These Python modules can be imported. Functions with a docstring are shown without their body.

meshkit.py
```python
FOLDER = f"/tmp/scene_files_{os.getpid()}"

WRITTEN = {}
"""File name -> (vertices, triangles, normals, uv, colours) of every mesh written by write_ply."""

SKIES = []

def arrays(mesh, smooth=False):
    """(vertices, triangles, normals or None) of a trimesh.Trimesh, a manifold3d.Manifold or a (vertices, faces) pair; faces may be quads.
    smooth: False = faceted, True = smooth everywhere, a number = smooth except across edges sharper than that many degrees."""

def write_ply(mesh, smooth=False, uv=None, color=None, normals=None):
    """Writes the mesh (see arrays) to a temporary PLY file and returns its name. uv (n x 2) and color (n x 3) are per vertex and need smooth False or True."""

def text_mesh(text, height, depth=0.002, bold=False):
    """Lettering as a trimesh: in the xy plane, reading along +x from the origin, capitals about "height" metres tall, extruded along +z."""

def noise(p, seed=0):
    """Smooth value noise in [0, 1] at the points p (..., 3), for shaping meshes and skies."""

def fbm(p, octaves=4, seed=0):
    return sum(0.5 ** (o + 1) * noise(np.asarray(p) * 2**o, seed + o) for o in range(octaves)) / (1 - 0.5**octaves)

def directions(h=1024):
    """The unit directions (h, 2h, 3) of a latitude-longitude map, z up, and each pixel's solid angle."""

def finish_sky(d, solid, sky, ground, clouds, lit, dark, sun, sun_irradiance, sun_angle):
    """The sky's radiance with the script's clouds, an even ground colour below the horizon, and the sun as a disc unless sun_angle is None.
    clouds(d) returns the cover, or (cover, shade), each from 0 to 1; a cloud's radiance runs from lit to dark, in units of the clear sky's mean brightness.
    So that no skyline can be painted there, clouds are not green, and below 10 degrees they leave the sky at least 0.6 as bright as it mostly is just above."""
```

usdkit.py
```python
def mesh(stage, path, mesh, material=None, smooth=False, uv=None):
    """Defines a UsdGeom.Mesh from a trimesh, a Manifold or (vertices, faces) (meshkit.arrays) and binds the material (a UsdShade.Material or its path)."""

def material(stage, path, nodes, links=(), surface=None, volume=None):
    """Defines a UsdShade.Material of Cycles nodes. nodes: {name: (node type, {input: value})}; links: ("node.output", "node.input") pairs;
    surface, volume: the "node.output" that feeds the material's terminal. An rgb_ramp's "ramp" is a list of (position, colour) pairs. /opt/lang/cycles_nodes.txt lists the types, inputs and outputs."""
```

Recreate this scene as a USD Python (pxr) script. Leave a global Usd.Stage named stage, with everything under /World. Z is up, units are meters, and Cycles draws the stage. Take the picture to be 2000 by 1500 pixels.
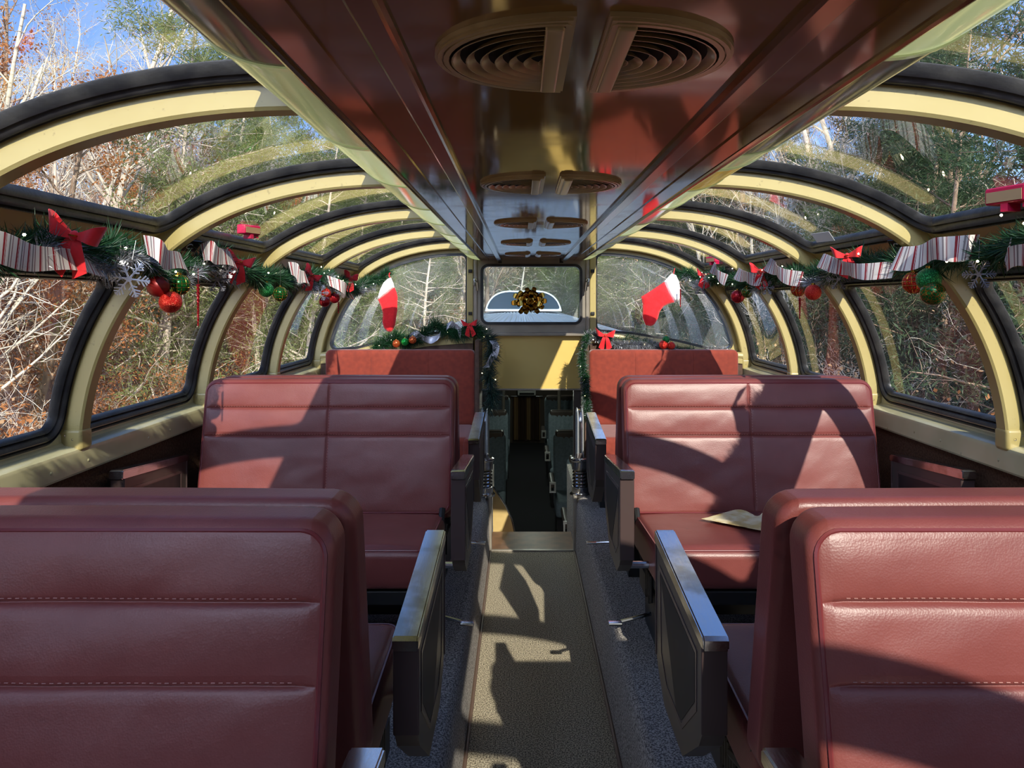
import math, random
import numpy as np, trimesh, usdkit, meshkit
from pxr import Usd, UsdGeom, UsdLux, UsdShade, Gf, Sdf, Vt
from scipy.interpolate import splprep, splev
from scipy.spatial import Delaunay
from shapely.geometry import Polygon, LineString, Point, box as sbox
import shapely, shapely.affinity

stage = Usd.Stage.CreateInMemory()
UsdGeom.SetStageUpAxis(stage, 'Z'); UsdGeom.SetStageMetersPerUnit(stage, 1.0)
UsdGeom.Xform.Define(stage, '/World')
E = 1.54            # eye height above the aisle floor
CX = -0.07          # the photographer stands slightly left of the car's centre line
F = 1450.0          # focal length in pixels of the 2000 pixel wide frame

# ---------------------------------------------------------------- camera, sky, sun, exposure
cam = UsdGeom.Camera.Define(stage, '/World/camera')
cam.CreateHorizontalApertureAttr(36.0); cam.CreateFocalLengthAttr(36.0 * F / 2000)
cam.CreateHorizontalApertureOffsetAttr(-18 * 36 / 2000.0)
cam.CreateVerticalApertureOffsetAttr(-162 * 36 / 2000.0)
cam.CreateClippingRangeAttr((0.05, 1000.0))
cam.AddTransformOp().Set(Gf.Matrix4d(1, 0, 0, 0, 0, 0, 1, 0, 0, -1, 0, 0, CX, 0, E, 1))
cam.CreateExposureAttr(0.74)
SUN = np.array([0.285, -1.0, 0.635]); SUN /= np.linalg.norm(SUN)
sky_mat = usdkit.material(stage, '/World/Looks/sky_material', {
    's': ('sky_texture', {'sky_type': 'multiple_scattering', 'sun_disc': False, 'sun_elevation': math.radians(31.7), 'sun_rotation': math.pi + 0.2,
                          'air_density': 0.6, 'aerosol_density': 5.0, 'ozone_density': 5.0}),
    'b': ('background_shader', {'strength': 0.115})}, [('s.color', 'b.color')], surface='b.background')
dome = UsdLux.DomeLight.Define(stage, '/World/sky')
UsdShade.MaterialBindingAPI.Apply(dome.GetPrim()).Bind(sky_mat)
sun = UsdLux.DistantLight.Define(stage, '/World/sun')
sun.CreateIntensityAttr(1.15); sun.CreateNormalizeAttr(True); sun.CreateAngleAttr(0.53); sun.CreateColorAttr((1.0, 0.93, 0.80))
_m = Gf.Matrix4d(); _m.SetLookAt(Gf.Vec3d(*SUN.tolist()), Gf.Vec3d(0, 0, 0), Gf.Vec3d(0, 0, 1)); sun.AddTransformOp().Set(_m.GetInverse())

# ---------------------------------------------------------------- helpers
def S(r, g, b):
    c = np.array([r, g, b]) / 255.0
    return tuple(np.where(c < 0.04045, c / 12.92, ((c + 0.055) / 1.055) ** 2.4).tolist())

def P(px, py, Y):
    """World point at depth Y that was measured at this pixel of the photograph."""
    return np.array([CX + (px - 1018) * Y / F, Y, E - (py - 588) * Y / F])

used = {}
def numbered(parent, name):
    k = used.setdefault(parent, {}); n = k.get(name, 0); k[name] = n + 1
    return name if n == 0 else f'{name}_{n:03d}'

class MB:
    """Collects pieces (vertices, triangles) of one mesh."""
    def __init__(s): s.v, s.f, s.n, s.uv = [], [], 0, []
    def add(s, v, f=None, uv=None):
        if f is None:
            v, f = (v[0], v[1]) if isinstance(v, tuple) else (np.asarray(v.vertices), np.asarray(v.faces))
        v = np.asarray(v, float); f = np.asarray(f, int)
        if f.shape[1] == 4: f = np.vstack([f[:, [0, 1, 2]], f[:, [0, 2, 3]]])
        s.v.append(v); s.f.append(f + s.n); s.n += len(v)
        if uv is not None: s.uv.append(uv)
        return s
    def box(s, lo, hi, r=0.0):
        lo, hi = np.minimum(lo, hi), np.maximum(lo, hi)
        return s.add(rbox(hi - lo, r, (lo + hi) / 2)) if r else s.add(tbox(lo, hi))
    def get(s): return np.vstack(s.v), np.vstack(s.f)

def tbox(lo, hi):
    lo, hi = np.asarray(lo, float), np.asarray(hi, float)
    m = trimesh.creation.box(hi - lo); m.apply_translation((lo + hi) / 2); return m

def rbox(size, r, centre=(0, 0, 0)):
    """Box with chamfered (rounded) edges: hull of offset boxes."""
    h = np.asarray(size, float) / 2; r = min(r, *(h * 0.98)); k = r * 0.42
    pts = []
    for sx in (-1, 1):
        for sy in (-1, 1):
            for sz in (-1, 1):
                c = h - r
                for d in ((r, 0, 0), (0, r, 0), (0, 0, r), (r - k + .0, r - k, 0), (r - k, 0, r - k), (0, r - k, r - k)):
                    d = np.array(d)
                    if np.count_nonzero(d) == 2: d = np.where(d > 0, r * .7071, 0)
                    pts.append((c + d) * (sx, sy, sz))
    m = trimesh.convex.convex_hull(np.array(pts)); m.apply_translation(centre); return m

def frames(p):
    t = np.gradient(p, axis=0); t /= np.linalg.norm(t, axis=1, keepdims=True) + 1e-12
    up = np.array([0, 0, 1.0]) if abs(t[0, 2]) < 0.9 else np.array([1.0, 0, 0])
    a = np.cross(t[0], up); a /= np.linalg.norm(a)
    A = [a]
    for i in range(1, len(p)):
        a = A[-1] - t[i] * (A[-1] @ t[i]); A.append(a / (np.linalg.norm(a) + 1e-12))
    A = np.array(A); return t, A, np.cross(t, A)

def tube(p, r, n=8, closed=False, cap=True):
    p = np.asarray(p, float); r = np.broadcast_to(r, (len(p),))
    t, A, B = frames(p)
    if closed:
        p = np.vstack([p, p[:1]]); r = np.append(r, r[0]); A = np.vstack([A, A[:1]]); B = np.vstack([B, B[:1]])
    g = np.arange(n) * 2 * np.pi / n
    v = p[:, None] + r[:, None, None] * (np.cos(g)[None, :, None] * A[:, None] + np.sin(g)[None, :, None] * B[:, None])
    m = len(p); i, j = np.meshgrid(np.arange(m - 1), np.arange(n), indexing='ij')
    q = np.stack([i * n + j, i * n + (j + 1) % n, (i + 1) * n + (j + 1) % n, (i + 1) * n + j], -1).reshape(-1, 4)
    f = np.vstack([q[:, [0, 1, 2]], q[:, [0, 2, 3]]]); v = v.reshape(-1, 3)
    if cap and not closed:
        v = np.vstack([v, p[0], p[-1]]); k = np.arange(n); e = (m - 1) * n
        f = np.vstack([f, np.stack([(k + 1) % n, k, np.full(n, m * n)], 1), np.stack([e + k, e + (k + 1) % n, np.full(n, m * n + 1)], 1)])
    return v, f

def gridmesh(G):
    """Quads over a grid (a, b, 3) of points."""
    a, b = G.shape[:2]; i, j = np.meshgrid(np.arange(a - 1), np.arange(b - 1), indexing='ij')
    q = np.stack([i * b + j, i * b + j + 1, (i + 1) * b + j + 1, (i + 1) * b + j], -1).reshape(-1, 4)
    return G.reshape(-1, 3), np.vstack([q[:, [0, 1, 2]], q[:, [0, 2, 3]]])

def lathe(prof, n=24, axis='z', at=(0, 0, 0)):
    prof = np.asarray(prof, float); g = np.linspace(0, 2 * np.pi, n + 1)
    G = np.stack([prof[:, 0][None] * np.cos(g)[:, None], prof[:, 0][None] * np.sin(g)[:, None], np.broadcast_to(prof[:, 1], (n + 1, len(prof)))], -1)
    v, f = gridmesh(G)
    m = trimesh.Trimesh(v, f, process=False); m.merge_vertices(); v, f = m.vertices, m.faces
    if axis == 'y': v = v[:, [0, 2, 1]] * (1, -1, 1)
    if axis == 'x': v = v[:, [2, 0, 1]]
    return v + np.asarray(at), f

def extrude(poly, lo, hi, axis='y'):
    """Polygon(s) extruded along an axis. axis y: polygon in (x, z); x: in (y, z); z: in (x, y)."""
    mb = MB()
    for g in getattr(poly, 'geoms', [poly]):
        if g.is_empty or g.area < 1e-9: continue
        m = trimesh.creation.extrude_polygon(g, hi - lo, engine='earcut'); v = np.array(m.vertices); f = np.array(m.faces)
        w = v.copy()
        if axis == 'y': w = np.stack([v[:, 0], lo + v[:, 2], v[:, 1]], 1); f = f[:, ::-1]
        elif axis == 'x': w = np.stack([lo + v[:, 2], v[:, 0], v[:, 1]], 1)
        else: w[:, 2] += lo
        mb.add(w, f)
    return mb.get()

def strip(p, wdir, width, th=0.001):
    """Cloth strip along p, wdir (n,3) its width direction, width per point, given thickness. Returns v, f, uv."""
    p = np.asarray(p, float); wdir = np.broadcast_to(wdir, p.shape); width = np.broadcast_to(width, (len(p),))
    t = np.gradient(p, axis=0); nrm = np.cross(t, wdir); nrm /= np.linalg.norm(nrm, axis=1, keepdims=True) + 1e-12
    u = np.concatenate([[0], np.cumsum(np.linalg.norm(np.diff(p, axis=0), axis=1))])
    V, Fc, UV, n = [], [], [], 0
    A, B, C, D = (p + wdir * (width * c)[:, None] + nrm * (sg * th / 2) for c, sg in ((-.5, 1), (.5, 1), (.5, -1), (-.5, -1)))
    for a, b, ua, ub in ((A, B, 0, 1), (B, C, 1, 1), (C, D, 1, 0), (D, A, 0, 0)):
        G = np.stack([a * (1 - w) + b * w for w in (0, .5, 1)], 1); v, f = gridmesh(G)
        V.append(v); Fc.append(f + n); n += len(v); UV.append(np.stack([np.broadcast_to(u[:, None], (len(p), 3)), np.broadcast_to(np.linspace(ua, ub, 3)[None], (len(p), 3))], -1).reshape(-1, 2))
    return np.vstack(V), np.vstack(Fc), np.vstack(UV)

def obj(name, mesh, mat, parent=None, smooth=30, uv=None, label=None, kind=None):
    base = parent.GetPath().pathString if parent else '/World'
    if isinstance(mesh, MB): mesh = mesh.get()
    m = usdkit.mesh(stage, base + '/' + numbered(base, name), mesh, mat, smooth=smooth, uv=uv).GetPrim()
    if label: m.SetCustomDataByKey('label', label)
    if kind: m.SetCustomDataByKey('kind', kind)
    return m

def tag(o, label, cat=None, group=None, kind=None):
    for k, v in (('label', label), ('category', cat), ('group', group), ('kind', kind)):
        if v: o.SetCustomDataByKey(k, v)
    return o

def mat4(loc, rz=0.0, rx=0.0, ry=0.0, s=1.0):
    R = trimesh.transformations.euler_matrix(rx, ry, rz, 'sxyz'); R[:3, :3] *= s; R[:3, 3] = loc
    return Gf.Matrix4d(*R.T.ravel().tolist())

def thing(name, label, cat, loc=(0, 0, 0), rz=0.0, group=None, rx=0.0, ry=0.0, s=1.0, kind=None):
    x = UsdGeom.Xform.Define(stage, '/World/' + numbered('/World', name)); x.AddTransformOp().Set(mat4(loc, rz, rx, ry, s))
    return tag(x.GetPrim(), label, cat, group, kind)

def dup(root, name, loc, rz=0.0, label=None, group=None, rx=0.0, ry=0.0, s=1.0):
    was = root.GetCustomData()
    r = UsdGeom.Xform.Define(stage, '/World/' + numbered('/World', name))
    r.GetPrim().GetReferences().AddInternalReference(root.GetPath())
    UsdGeom.Xformable(r).ClearXformOpOrder(); r.AddTransformOp().Set(mat4(loc, rz, rx, ry, s))
    r.GetPrim().SetInstanceable(True)
    return tag(r.GetPrim(), label or was['label'], was['category'], group or was.get('group'))

def struct(name, label=None):
    x = UsdGeom.Xform.Define(stage, '/World/' + numbered('/World', name)); return tag(x.GetPrim(), label, None, None, 'structure')

# ---------------------------------------------------------------- materials
def mat(name, nodes, links=(), surface='p.BSDF'): return usdkit.material(stage, '/World/Looks/' + name, nodes, links, surface=surface)

def plain(name, col, rough=.5, metal=0.0, **k): return mat(name, {'p': ('principled_bsdf', {'base_color': col, 'roughness': rough, 'metallic': metal, **k})})

def noisy(name, c1, c2, scale, rough=.5, bump=0.0, bscale=None, detail=4.0, lo=.35, hi=.65, dist=.002, object_space=True, **k):
    """Two colours mixed by noise, with an optional fine bump."""
    n = {'t': ('texture_coordinate', {}), 'n': ('noise_texture', {'scale': scale, 'detail': detail}), 'r': ('rgb_ramp', {'ramp': [(0, c1), (lo, c1), (hi, c2), (1, c2)]}),
         'p': ('principled_bsdf', {'roughness': rough, **k})}
    src = 't.object' if object_space else 'g.position'
    if not object_space: n['g'] = ('geometry', {})
    l = [(src, 'n.vector'), ('n.fac', 'r.fac'), ('r.color', 'p.base_color')]
    if bump:
        n['b'] = ('noise_texture', {'scale': bscale, 'detail': 3.0}); n['bb'] = ('bump', {'strength': bump, 'distance': dist})
        l += [(src, 'b.vector'), ('b.fac', 'bb.height'), ('bb.normal', 'p.normal')]
    return mat(name, n, l)

M = {}
M['cream'] = mat('cream_paint', {
    'g': ('geometry', {}), 'n': ('noise_texture', {'scale': 3.0, 'detail': 4.0}), 'r': ('rgb_ramp', {'ramp': [(0, S(162, 146, 92)), (.4, S(169, 153, 98)), (.7, S(176, 161, 108)), (1, S(176, 161, 108))]}),
    'n2': ('noise_texture', {'scale': 70.0, 'detail': 3.0}), 'r2': ('rgb_ramp', {'ramp': [(0, (.35,) * 3), (.27, (.55,) * 3), (.33, (1,) * 3), (1, (1,) * 3)]}),
    'm': ('mix', {'mix_type': 'multiply', 'fac': .55}), 'p': ('principled_bsdf', {'roughness': .32})},
    [('g.position', 'n.vector'), ('g.position', 'n2.vector'), ('n.fac', 'r.fac'), ('n2.fac', 'r2.fac'), ('r.color', 'm.color1'), ('r2.color', 'm.color2'), ('m.color', 'p.base_color')])
M['olive'] = noisy('sill_paint', S(176, 170, 132), S(190, 184, 146), 5, rough=.22, object_space=False)
M['rubber'] = noisy('black_rubber', S(28, 28, 30), S(52, 51, 50), 14, rough=.38, bump=.5, bscale=60, object_space=False)
def glass(name, tint, f0=.05, dirt_haze=.03):  # pale diffuse film: dirt on the glass plus painted-in haze of the view
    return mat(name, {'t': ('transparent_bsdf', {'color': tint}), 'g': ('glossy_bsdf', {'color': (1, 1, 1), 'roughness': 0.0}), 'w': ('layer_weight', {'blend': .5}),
                      'a': ('math', {'math_type': 'power', 'value2': 4.5}), 'b': ('math', {'math_type': 'multiply_add', 'value2': .85, 'value3': f0}), 'x': ('mix_closure', {}), 'd': ('diffuse_bsdf', {'color': (.85, .84, .8)}), 'y': ('mix_closure', {'fac': dirt_haze})},
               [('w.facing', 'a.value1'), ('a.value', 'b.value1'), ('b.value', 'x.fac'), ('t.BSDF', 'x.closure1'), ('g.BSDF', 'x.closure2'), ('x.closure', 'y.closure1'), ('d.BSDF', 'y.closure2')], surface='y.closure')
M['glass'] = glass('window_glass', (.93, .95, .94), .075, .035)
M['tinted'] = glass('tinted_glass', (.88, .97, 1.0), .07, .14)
M['acrylic'] = mat('clear_acrylic', {'t': ('transparent_bsdf', {'color': (.9, .92, .92)}), 'd': ('principled_bsdf', {'base_color': (.75, .76, .74), 'roughness': .15}), 'x': ('mix_closure', {'fac': .32})}, [('t.BSDF', 'x.closure1'), ('d.BSDF', 'x.closure2')], surface='x.closure')
M['ceiling'] = mat('ceiling_lacquer', {'g': ('geometry', {}), 'n': ('noise_texture', {'scale': 2.2, 'detail': 2.0}), 'bb': ('bump', {'strength': .12, 'distance': .004}),
    'n2': ('noise_texture', {'scale': 9.0, 'detail': 6.0}), 'r2': ('rgb_ramp', {'ramp': [(0, (.05,) * 3), (.5, (.07,) * 3), (.8, (.16,) * 3), (1, (.2,) * 3)]}),
    'p': ('principled_bsdf', {'base_color': S(130, 98, 50), 'ior': 1.95})},
    [('g.position', 'n.vector'), ('n.fac', 'bb.height'), ('bb.normal', 'p.normal'), ('g.position', 'n2.vector'), ('n2.fac', 'r2.fac'), ('r2.color', 'p.roughness')])
M['strip'] = plain('ceiling_strip_metal', S(150, 128, 98), .12, .85)
def cove(name, col, em, k): M[name] = plain(name + '_cover', col, .14, 0, ior=1.6, emission_color=em, emission_strength=k)
cove('cove', S(176, 182, 132), S(196, 208, 148), .13); cove('cove_lit', S(184, 192, 142), S(202, 216, 158), .28); cove('cove_off', S(104, 98, 84), (0, 0, 0), 0.0); cove('cove_yellow', S(190, 160, 30), S(220, 180, 20), .12)
M['vent'] = plain('vent_paint', S(176, 154, 114), .22, .1)
M['dark'] = plain('dark_recess', S(14, 12, 10), .8)
M['vinyl'] = mat('maroon_vinyl', {
    't': ('texture_coordinate', {}), 'n': ('noise_texture', {'scale': 4.0, 'detail': 5.0, 'roughness': .6}), 'r': ('rgb_ramp', {'ramp': [(0, S(98, 46, 42)), (.35, S(108, 52, 48)), (.65, S(119, 61, 56)), (1, S(132, 74, 67))]}),
    'n2': ('voronoi_texture', {'scale': 330.0}), 'n3': ('noise_texture', {'scale': 55.0, 'detail': 4.0}), 'b1': ('bump', {'strength': .25, 'distance': .0006}), 'b2': ('bump', {'strength': .14, 'distance': .002}),
    'n4': ('noise_texture', {'scale': 11.0, 'detail': 2.0}), 'r4': ('rgb_ramp', {'ramp': [(0, (.25,) * 3), (.21, (.45,) * 3), (.27, (1,) * 3), (1, (1,) * 3)]}), 'm': ('mix', {'mix_type': 'multiply', 'fac': .6}),
    'p': ('principled_bsdf', {'roughness': .40, 'specular_ior_level': .45})},
    [('t.object', 'n.vector'), ('t.object', 'n2.vector'), ('t.object', 'n3.vector'), ('t.object', 'n4.vector'), ('n.fac', 'r.fac'), ('n2.distance', 'b1.height'), ('n3.fac', 'b2.height'), ('b1.normal', 'b2.normal'), ('b2.normal', 'p.normal'),
     ('n4.fac', 'r4.fac'), ('r.color', 'm.color1'), ('r4.color', 'm.color2'), ('m.color', 'p.base_color')])
M['piping'] = plain('maroon_piping', S(106, 44, 46), .3)
M['thread'] = plain('pale_thread', S(158, 116, 108), .7)
M['orange'] = noisy('rust_fabric', S(120, 42, 26), S(134, 50, 31), 30, rough=.85, bump=.3, bscale=900, dist=.001, sheen_weight=.25)
M['arm'] = noisy('dark_arm_plastic', S(58, 50, 46), S(66, 57, 52), 12, rough=.34, bump=.12, bscale=500, dist=.0006)
M['armrim'] = plain('arm_rim', S(70, 56, 54), .3)
M['alu'] = mat('brushed_aluminium', {'t': ('texture_coordinate', {}), 'k': ('mapping', {'scale': (300, 6, 300)}), 'n': ('noise_texture', {'scale': 1.0, 'detail': 4.0}), 'r': ('rgb_ramp', {'ramp': [(0, (.12,) * 3), (1, (.22,) * 3)]}),
    'n2': ('noise_texture', {'scale': 9.0, 'detail': 4.0}), 'c': ('rgb_ramp', {'ramp': [(0, S(150, 138, 112)), (.38, S(170, 166, 158)), (.5, S(206, 208, 212)), (1, S(214, 216, 220))]}), 'p': ('principled_bsdf', {'metallic': 1.0})},
    [('t.object', 'k.vector'), ('k.vector', 'n.vector'), ('n.fac', 'r.fac'), ('r.color', 'p.roughness'), ('t.object', 'n2.vector'), ('n2.fac', 'c.fac'), ('c.color', 'p.base_color')])
M['steel'] = plain('polished_steel', S(190, 192, 195), .16, 1.0)
M['black'] = noisy('black_frame', S(16, 16, 17), S(26, 25, 25), 20, rough=.5)
M['carpet_aisle'] = noisy('aisle_carpet', S(104, 96, 83), S(200, 188, 162), 190, rough=1.0, bump=.8, bscale=420, dist=.004, lo=.4, hi=.6, object_space=False, specular_ior_level=.1)
M['carpet'] = noisy('platform_carpet', S(96, 92, 90), S(178, 171, 164), 190, rough=1.0, bump=.8, bscale=420, dist=.004, lo=.4, hi=.6, object_space=False, specular_ior_level=.1)
M['wallcarpet'] = noisy('wall_carpet', S(66, 46, 34), S(88, 64, 48), 120, rough=1.0, bump=.6, bscale=300, dist=.003, object_space=False, specular_ior_level=.1)
M['frame'] = noisy('grey_window_frame', S(148, 140, 128), S(160, 152, 140), 8, rough=.3, metallic=.4, object_space=False)
M['yellow'] = noisy('yellow_panel', S(206, 174, 96), S(212, 182, 104), 3, rough=.4, object_space=False)
M['wood'] = noisy('stair_tread', S(86, 60, 44), S(110, 78, 56), 14, rough=.4, object_space=False)
M['brownpanel'] = noisy('brown_panel', S(70, 48, 36), S(84, 60, 44), 30, rough=.7, object_space=False)
M['trimstrip'] = plain('floor_trim', S(92, 72, 60), .45)

# ---------------------------------------------------------------- the dome's section
arch_pts = np.array([(.34, .354), (.467, .350), (.60, .346), (.736, .334), (.895, .294), (1.053, .225), (1.15, .160), (1.235, .080), (1.333, -.076), (1.394, -.232), (1.424, -.400), (1.436, -.540)])
_tck, _ = splprep(arch_pts.T, s=.0002, k=3)
_u = np.linspace(0, 1, 600); _c = np.array(splev(_u, _tck)).T
_s = np.concatenate([[0], np.cumsum(np.linalg.norm(np.diff(_c, axis=0), axis=1))])
_d = np.gradient(_c, axis=0); _d /= np.linalg.norm(_d, axis=1, keepdims=True); _n = np.stack([-_d[:, 1], _d[:, 0]], 1)   # outward
def arch(s, off=0.0):
    """(x, z) at arc length s of the ribs' inner edge, moved outward."""
    c = np.stack([np.interp(s, _s, _c[:, k]) for k in (0, 1)], -1); n = np.stack([np.interp(s, _s, _n[:, k]) for k in (0, 1)], -1)
    off = np.broadcast_to(off, np.shape(s)); return c + n * off[..., None]
def s_at_x(x, off): a = arch(_s, off); return float(np.interp(x, a[:, 0], _s))
def s_at_z(z, off): a = arch(_s, off); return float(np.interp(-z, -a[:, 1], _s))
def on_arch(sign, s, y, off):
    c = arch(s, off); return np.stack([sign * c[..., 0], np.broadcast_to(y, c.shape[:-1]), E + c[..., 1]], -1)
RIBS = [.48 + .92 * k for k in range(-3, 5)] + [5.06]
GO = .078      # the panes' distance outside the ribs' inner edge
S_ROOF, S_EAVE1, S_EAVE2, S_SILL = s_at_x(.478, GO), s_at_z(.215, GO), s_at_z(.105, GO), s_at_z(-.435, GO)
Y0, Y1, DB = -2.32, 5.10, 5.10

def rr_map(u, v, hw, hh, rc):
    """Maps points of a rectangle to the rectangle with rounded corners; also the distance inside the edge."""
    u, v = np.array(u, float), np.array(v, float)
    i, j = np.abs(u) - (hw - rc), np.abs(v) - (hh - rc); k = (i > 0) & (j > 0)
    a, b = np.clip(i / rc, 0, 1), np.clip(j / rc, 0, 1)
    x = np.where(k, np.sign(u) * (hw - rc + rc * a * np.sqrt(1 - b * b / 2)), u); z = np.where(k, np.sign(v) * (hh - rc + rc * b * np.sqrt(1 - a * a / 2)), v)
    q = np.stack([np.abs(x) - (hw - rc), np.abs(z) - (hh - rc)], -1)
    return x, z, rc - np.linalg.norm(np.maximum(q, 0), axis=-1) - np.minimum(q.max(-1), 0)

def rr_ring(hw, hh, rc, inset=0.0, n=9, per=10):
    """Points around a rounded rectangle, the same number for every inset."""
    a, b, r = hw - inset, hh - inset, max(rc - inset, .004); out = []
    for ci, (cx, cy, t0) in enumerate(((1, 1, 0), (-1, 1, 90), (-1, -1, 180), (1, -1, 270))):
        t = np.radians(np.linspace(t0, t0 + 90, n)); out.append(np.stack([cx * (a - r) + r * np.cos(t), cy * (b - r) + r * np.sin(t)], 1))
        nx = [(-1, 1), (-1, -1), (1, -1), (1, 1)][ci]; t1 = math.radians(t0 + 90)
        e = np.array([nx[0] * (a - r) + r * math.cos(t1), nx[1] * (b - r) + r * math.sin(t1)]); w = np.linspace(0, 1, per + 2)[1:-1, None]
        out.append(out[-1][-1] * (1 - w) + e * w)
    return np.vstack(out)

# ---------------------------------------------------------------- setting: walls with ribs, sill and eave
def sweep_arch(sign, prof, s, yc):
    """A closed (offset, y) outline swept along the arch."""
    prof = np.vstack([prof, prof[:1]])
    G = np.stack([on_arch(sign, s, yc + y, o) for o, y in prof], 1); return gridmesh(G if sign > 0 else G[:, ::-1])

rib_prof = np.array([(.006, -.027), (0, -.021), (0, .021), (.006, .027), (.05, .027), (.066, .030), (.078, .030), (.078, -.030), (.066, -.030), (.062, -.027)])
sill_prof = Polygon([(1.53, -.405), (1.494, -.405), (1.488, -.412), (1.486, -.437), (1.478, -.445), (1.446, -.452), (1.436, -.458), (1.432, -.468), (1.430, -.525), (1.434, -.532), (1.45, -.536), (1.53, -.536)])
rng = np.random.default_rng(5)
for sign, side in ((-1, 'left'), (1, 'right')):
    w = struct('wall_' + side, f'{side} side of the dome, cream ribs over a brown carpeted lower wall')
    mir = lambda vf: (vf[0] * (sign, 1, 1), vf[1] if sign > 0 else vf[1][:, ::-1])
    for y in RIBS: obj('rib', sweep_arch(sign, rib_prof, np.linspace(s_at_x(.36, 0), s_at_z(-.47, 0), 70), y), M['cream'], w)
    for y in RIBS[1:]:                                   # bracket at each rib's foot
        c = arch(np.array([s_at_z(-.44, .03)]), .03)[0]
        mb = MB(); mb.add(rbox((.085, .066, .07), .012, (sign * (c[0] + .006), y, E - .43)))
        obj('rib_foot', mb, M['cream'], w)
        mb = MB()
        for dy in (-.022, .022): mb.add(lathe([(0, -.002), (.003, -.0015), (.0042, 0)], 10, 'y', (sign * (c[0] + dy * .5), y - .034, E - .42 + dy * .3)))
        obj('screws', mb, M['steel'], w)
    ss = np.linspace(S_EAVE1 - .03, S_EAVE2 + .03, 14)
    two = lambda s, o: np.stack([on_arch(sign, s, y, np.full(14, o)) for y in (Y0, Y1)], 1)
    G = np.concatenate([two(ss, GO - .016), two(ss[::-1], GO + .012)])
    obj('eave_rail', gridmesh(np.concatenate([G, G[:1]])), M['cream'], w)
    obj('sill', mir(tuple(np.array(a) for a in (lambda v, f: (np.stack([v[:, 0], v[:, 1], v[:, 2] + E], 1), f))(*extrude(sill_prof, Y0, Y1)))), M['olive'], w)
    mb = MB(); n_s = 0
    for y in np.arange(.3, 5.0, .17):
        mb.add(lathe([(0, -.0035), (.003, -.003), (.0055, -.001), (.006, 0)], 10, 'x', (0, 0, 0))[0] * (1, 1, 1) * (sign, 1, 1) + (sign * 1.4315, y + rng.uniform(-.04, .04), E - .50 - .02 * (n_s % 3 == 1)), lathe([(0, 0), (1, 0), (2, 0), (3, 0)], 10)[1]); n_s += 1
    obj('sill_screws', mb, M['olive'], w)
    obj('carpet_panel', tbox((min(sign * 1.45, sign * 1.53), Y0, -1.0), (max(sign * 1.45, sign * 1.53), Y1, E - .534)), M['wallcarpet'], w)
    mb = MB()
    for y, z in ((1.78, -.60), (1.9, -.70), (2.0, -.60), (2.13, -.62), (2.22, -.70), (2.3, -.61)): mb.add(trimesh.creation.icosphere(1, .005, ).apply_translation((sign * 1.449, y, E + z)))
    obj('panel_snaps', mb, M['steel'], w)

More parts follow.
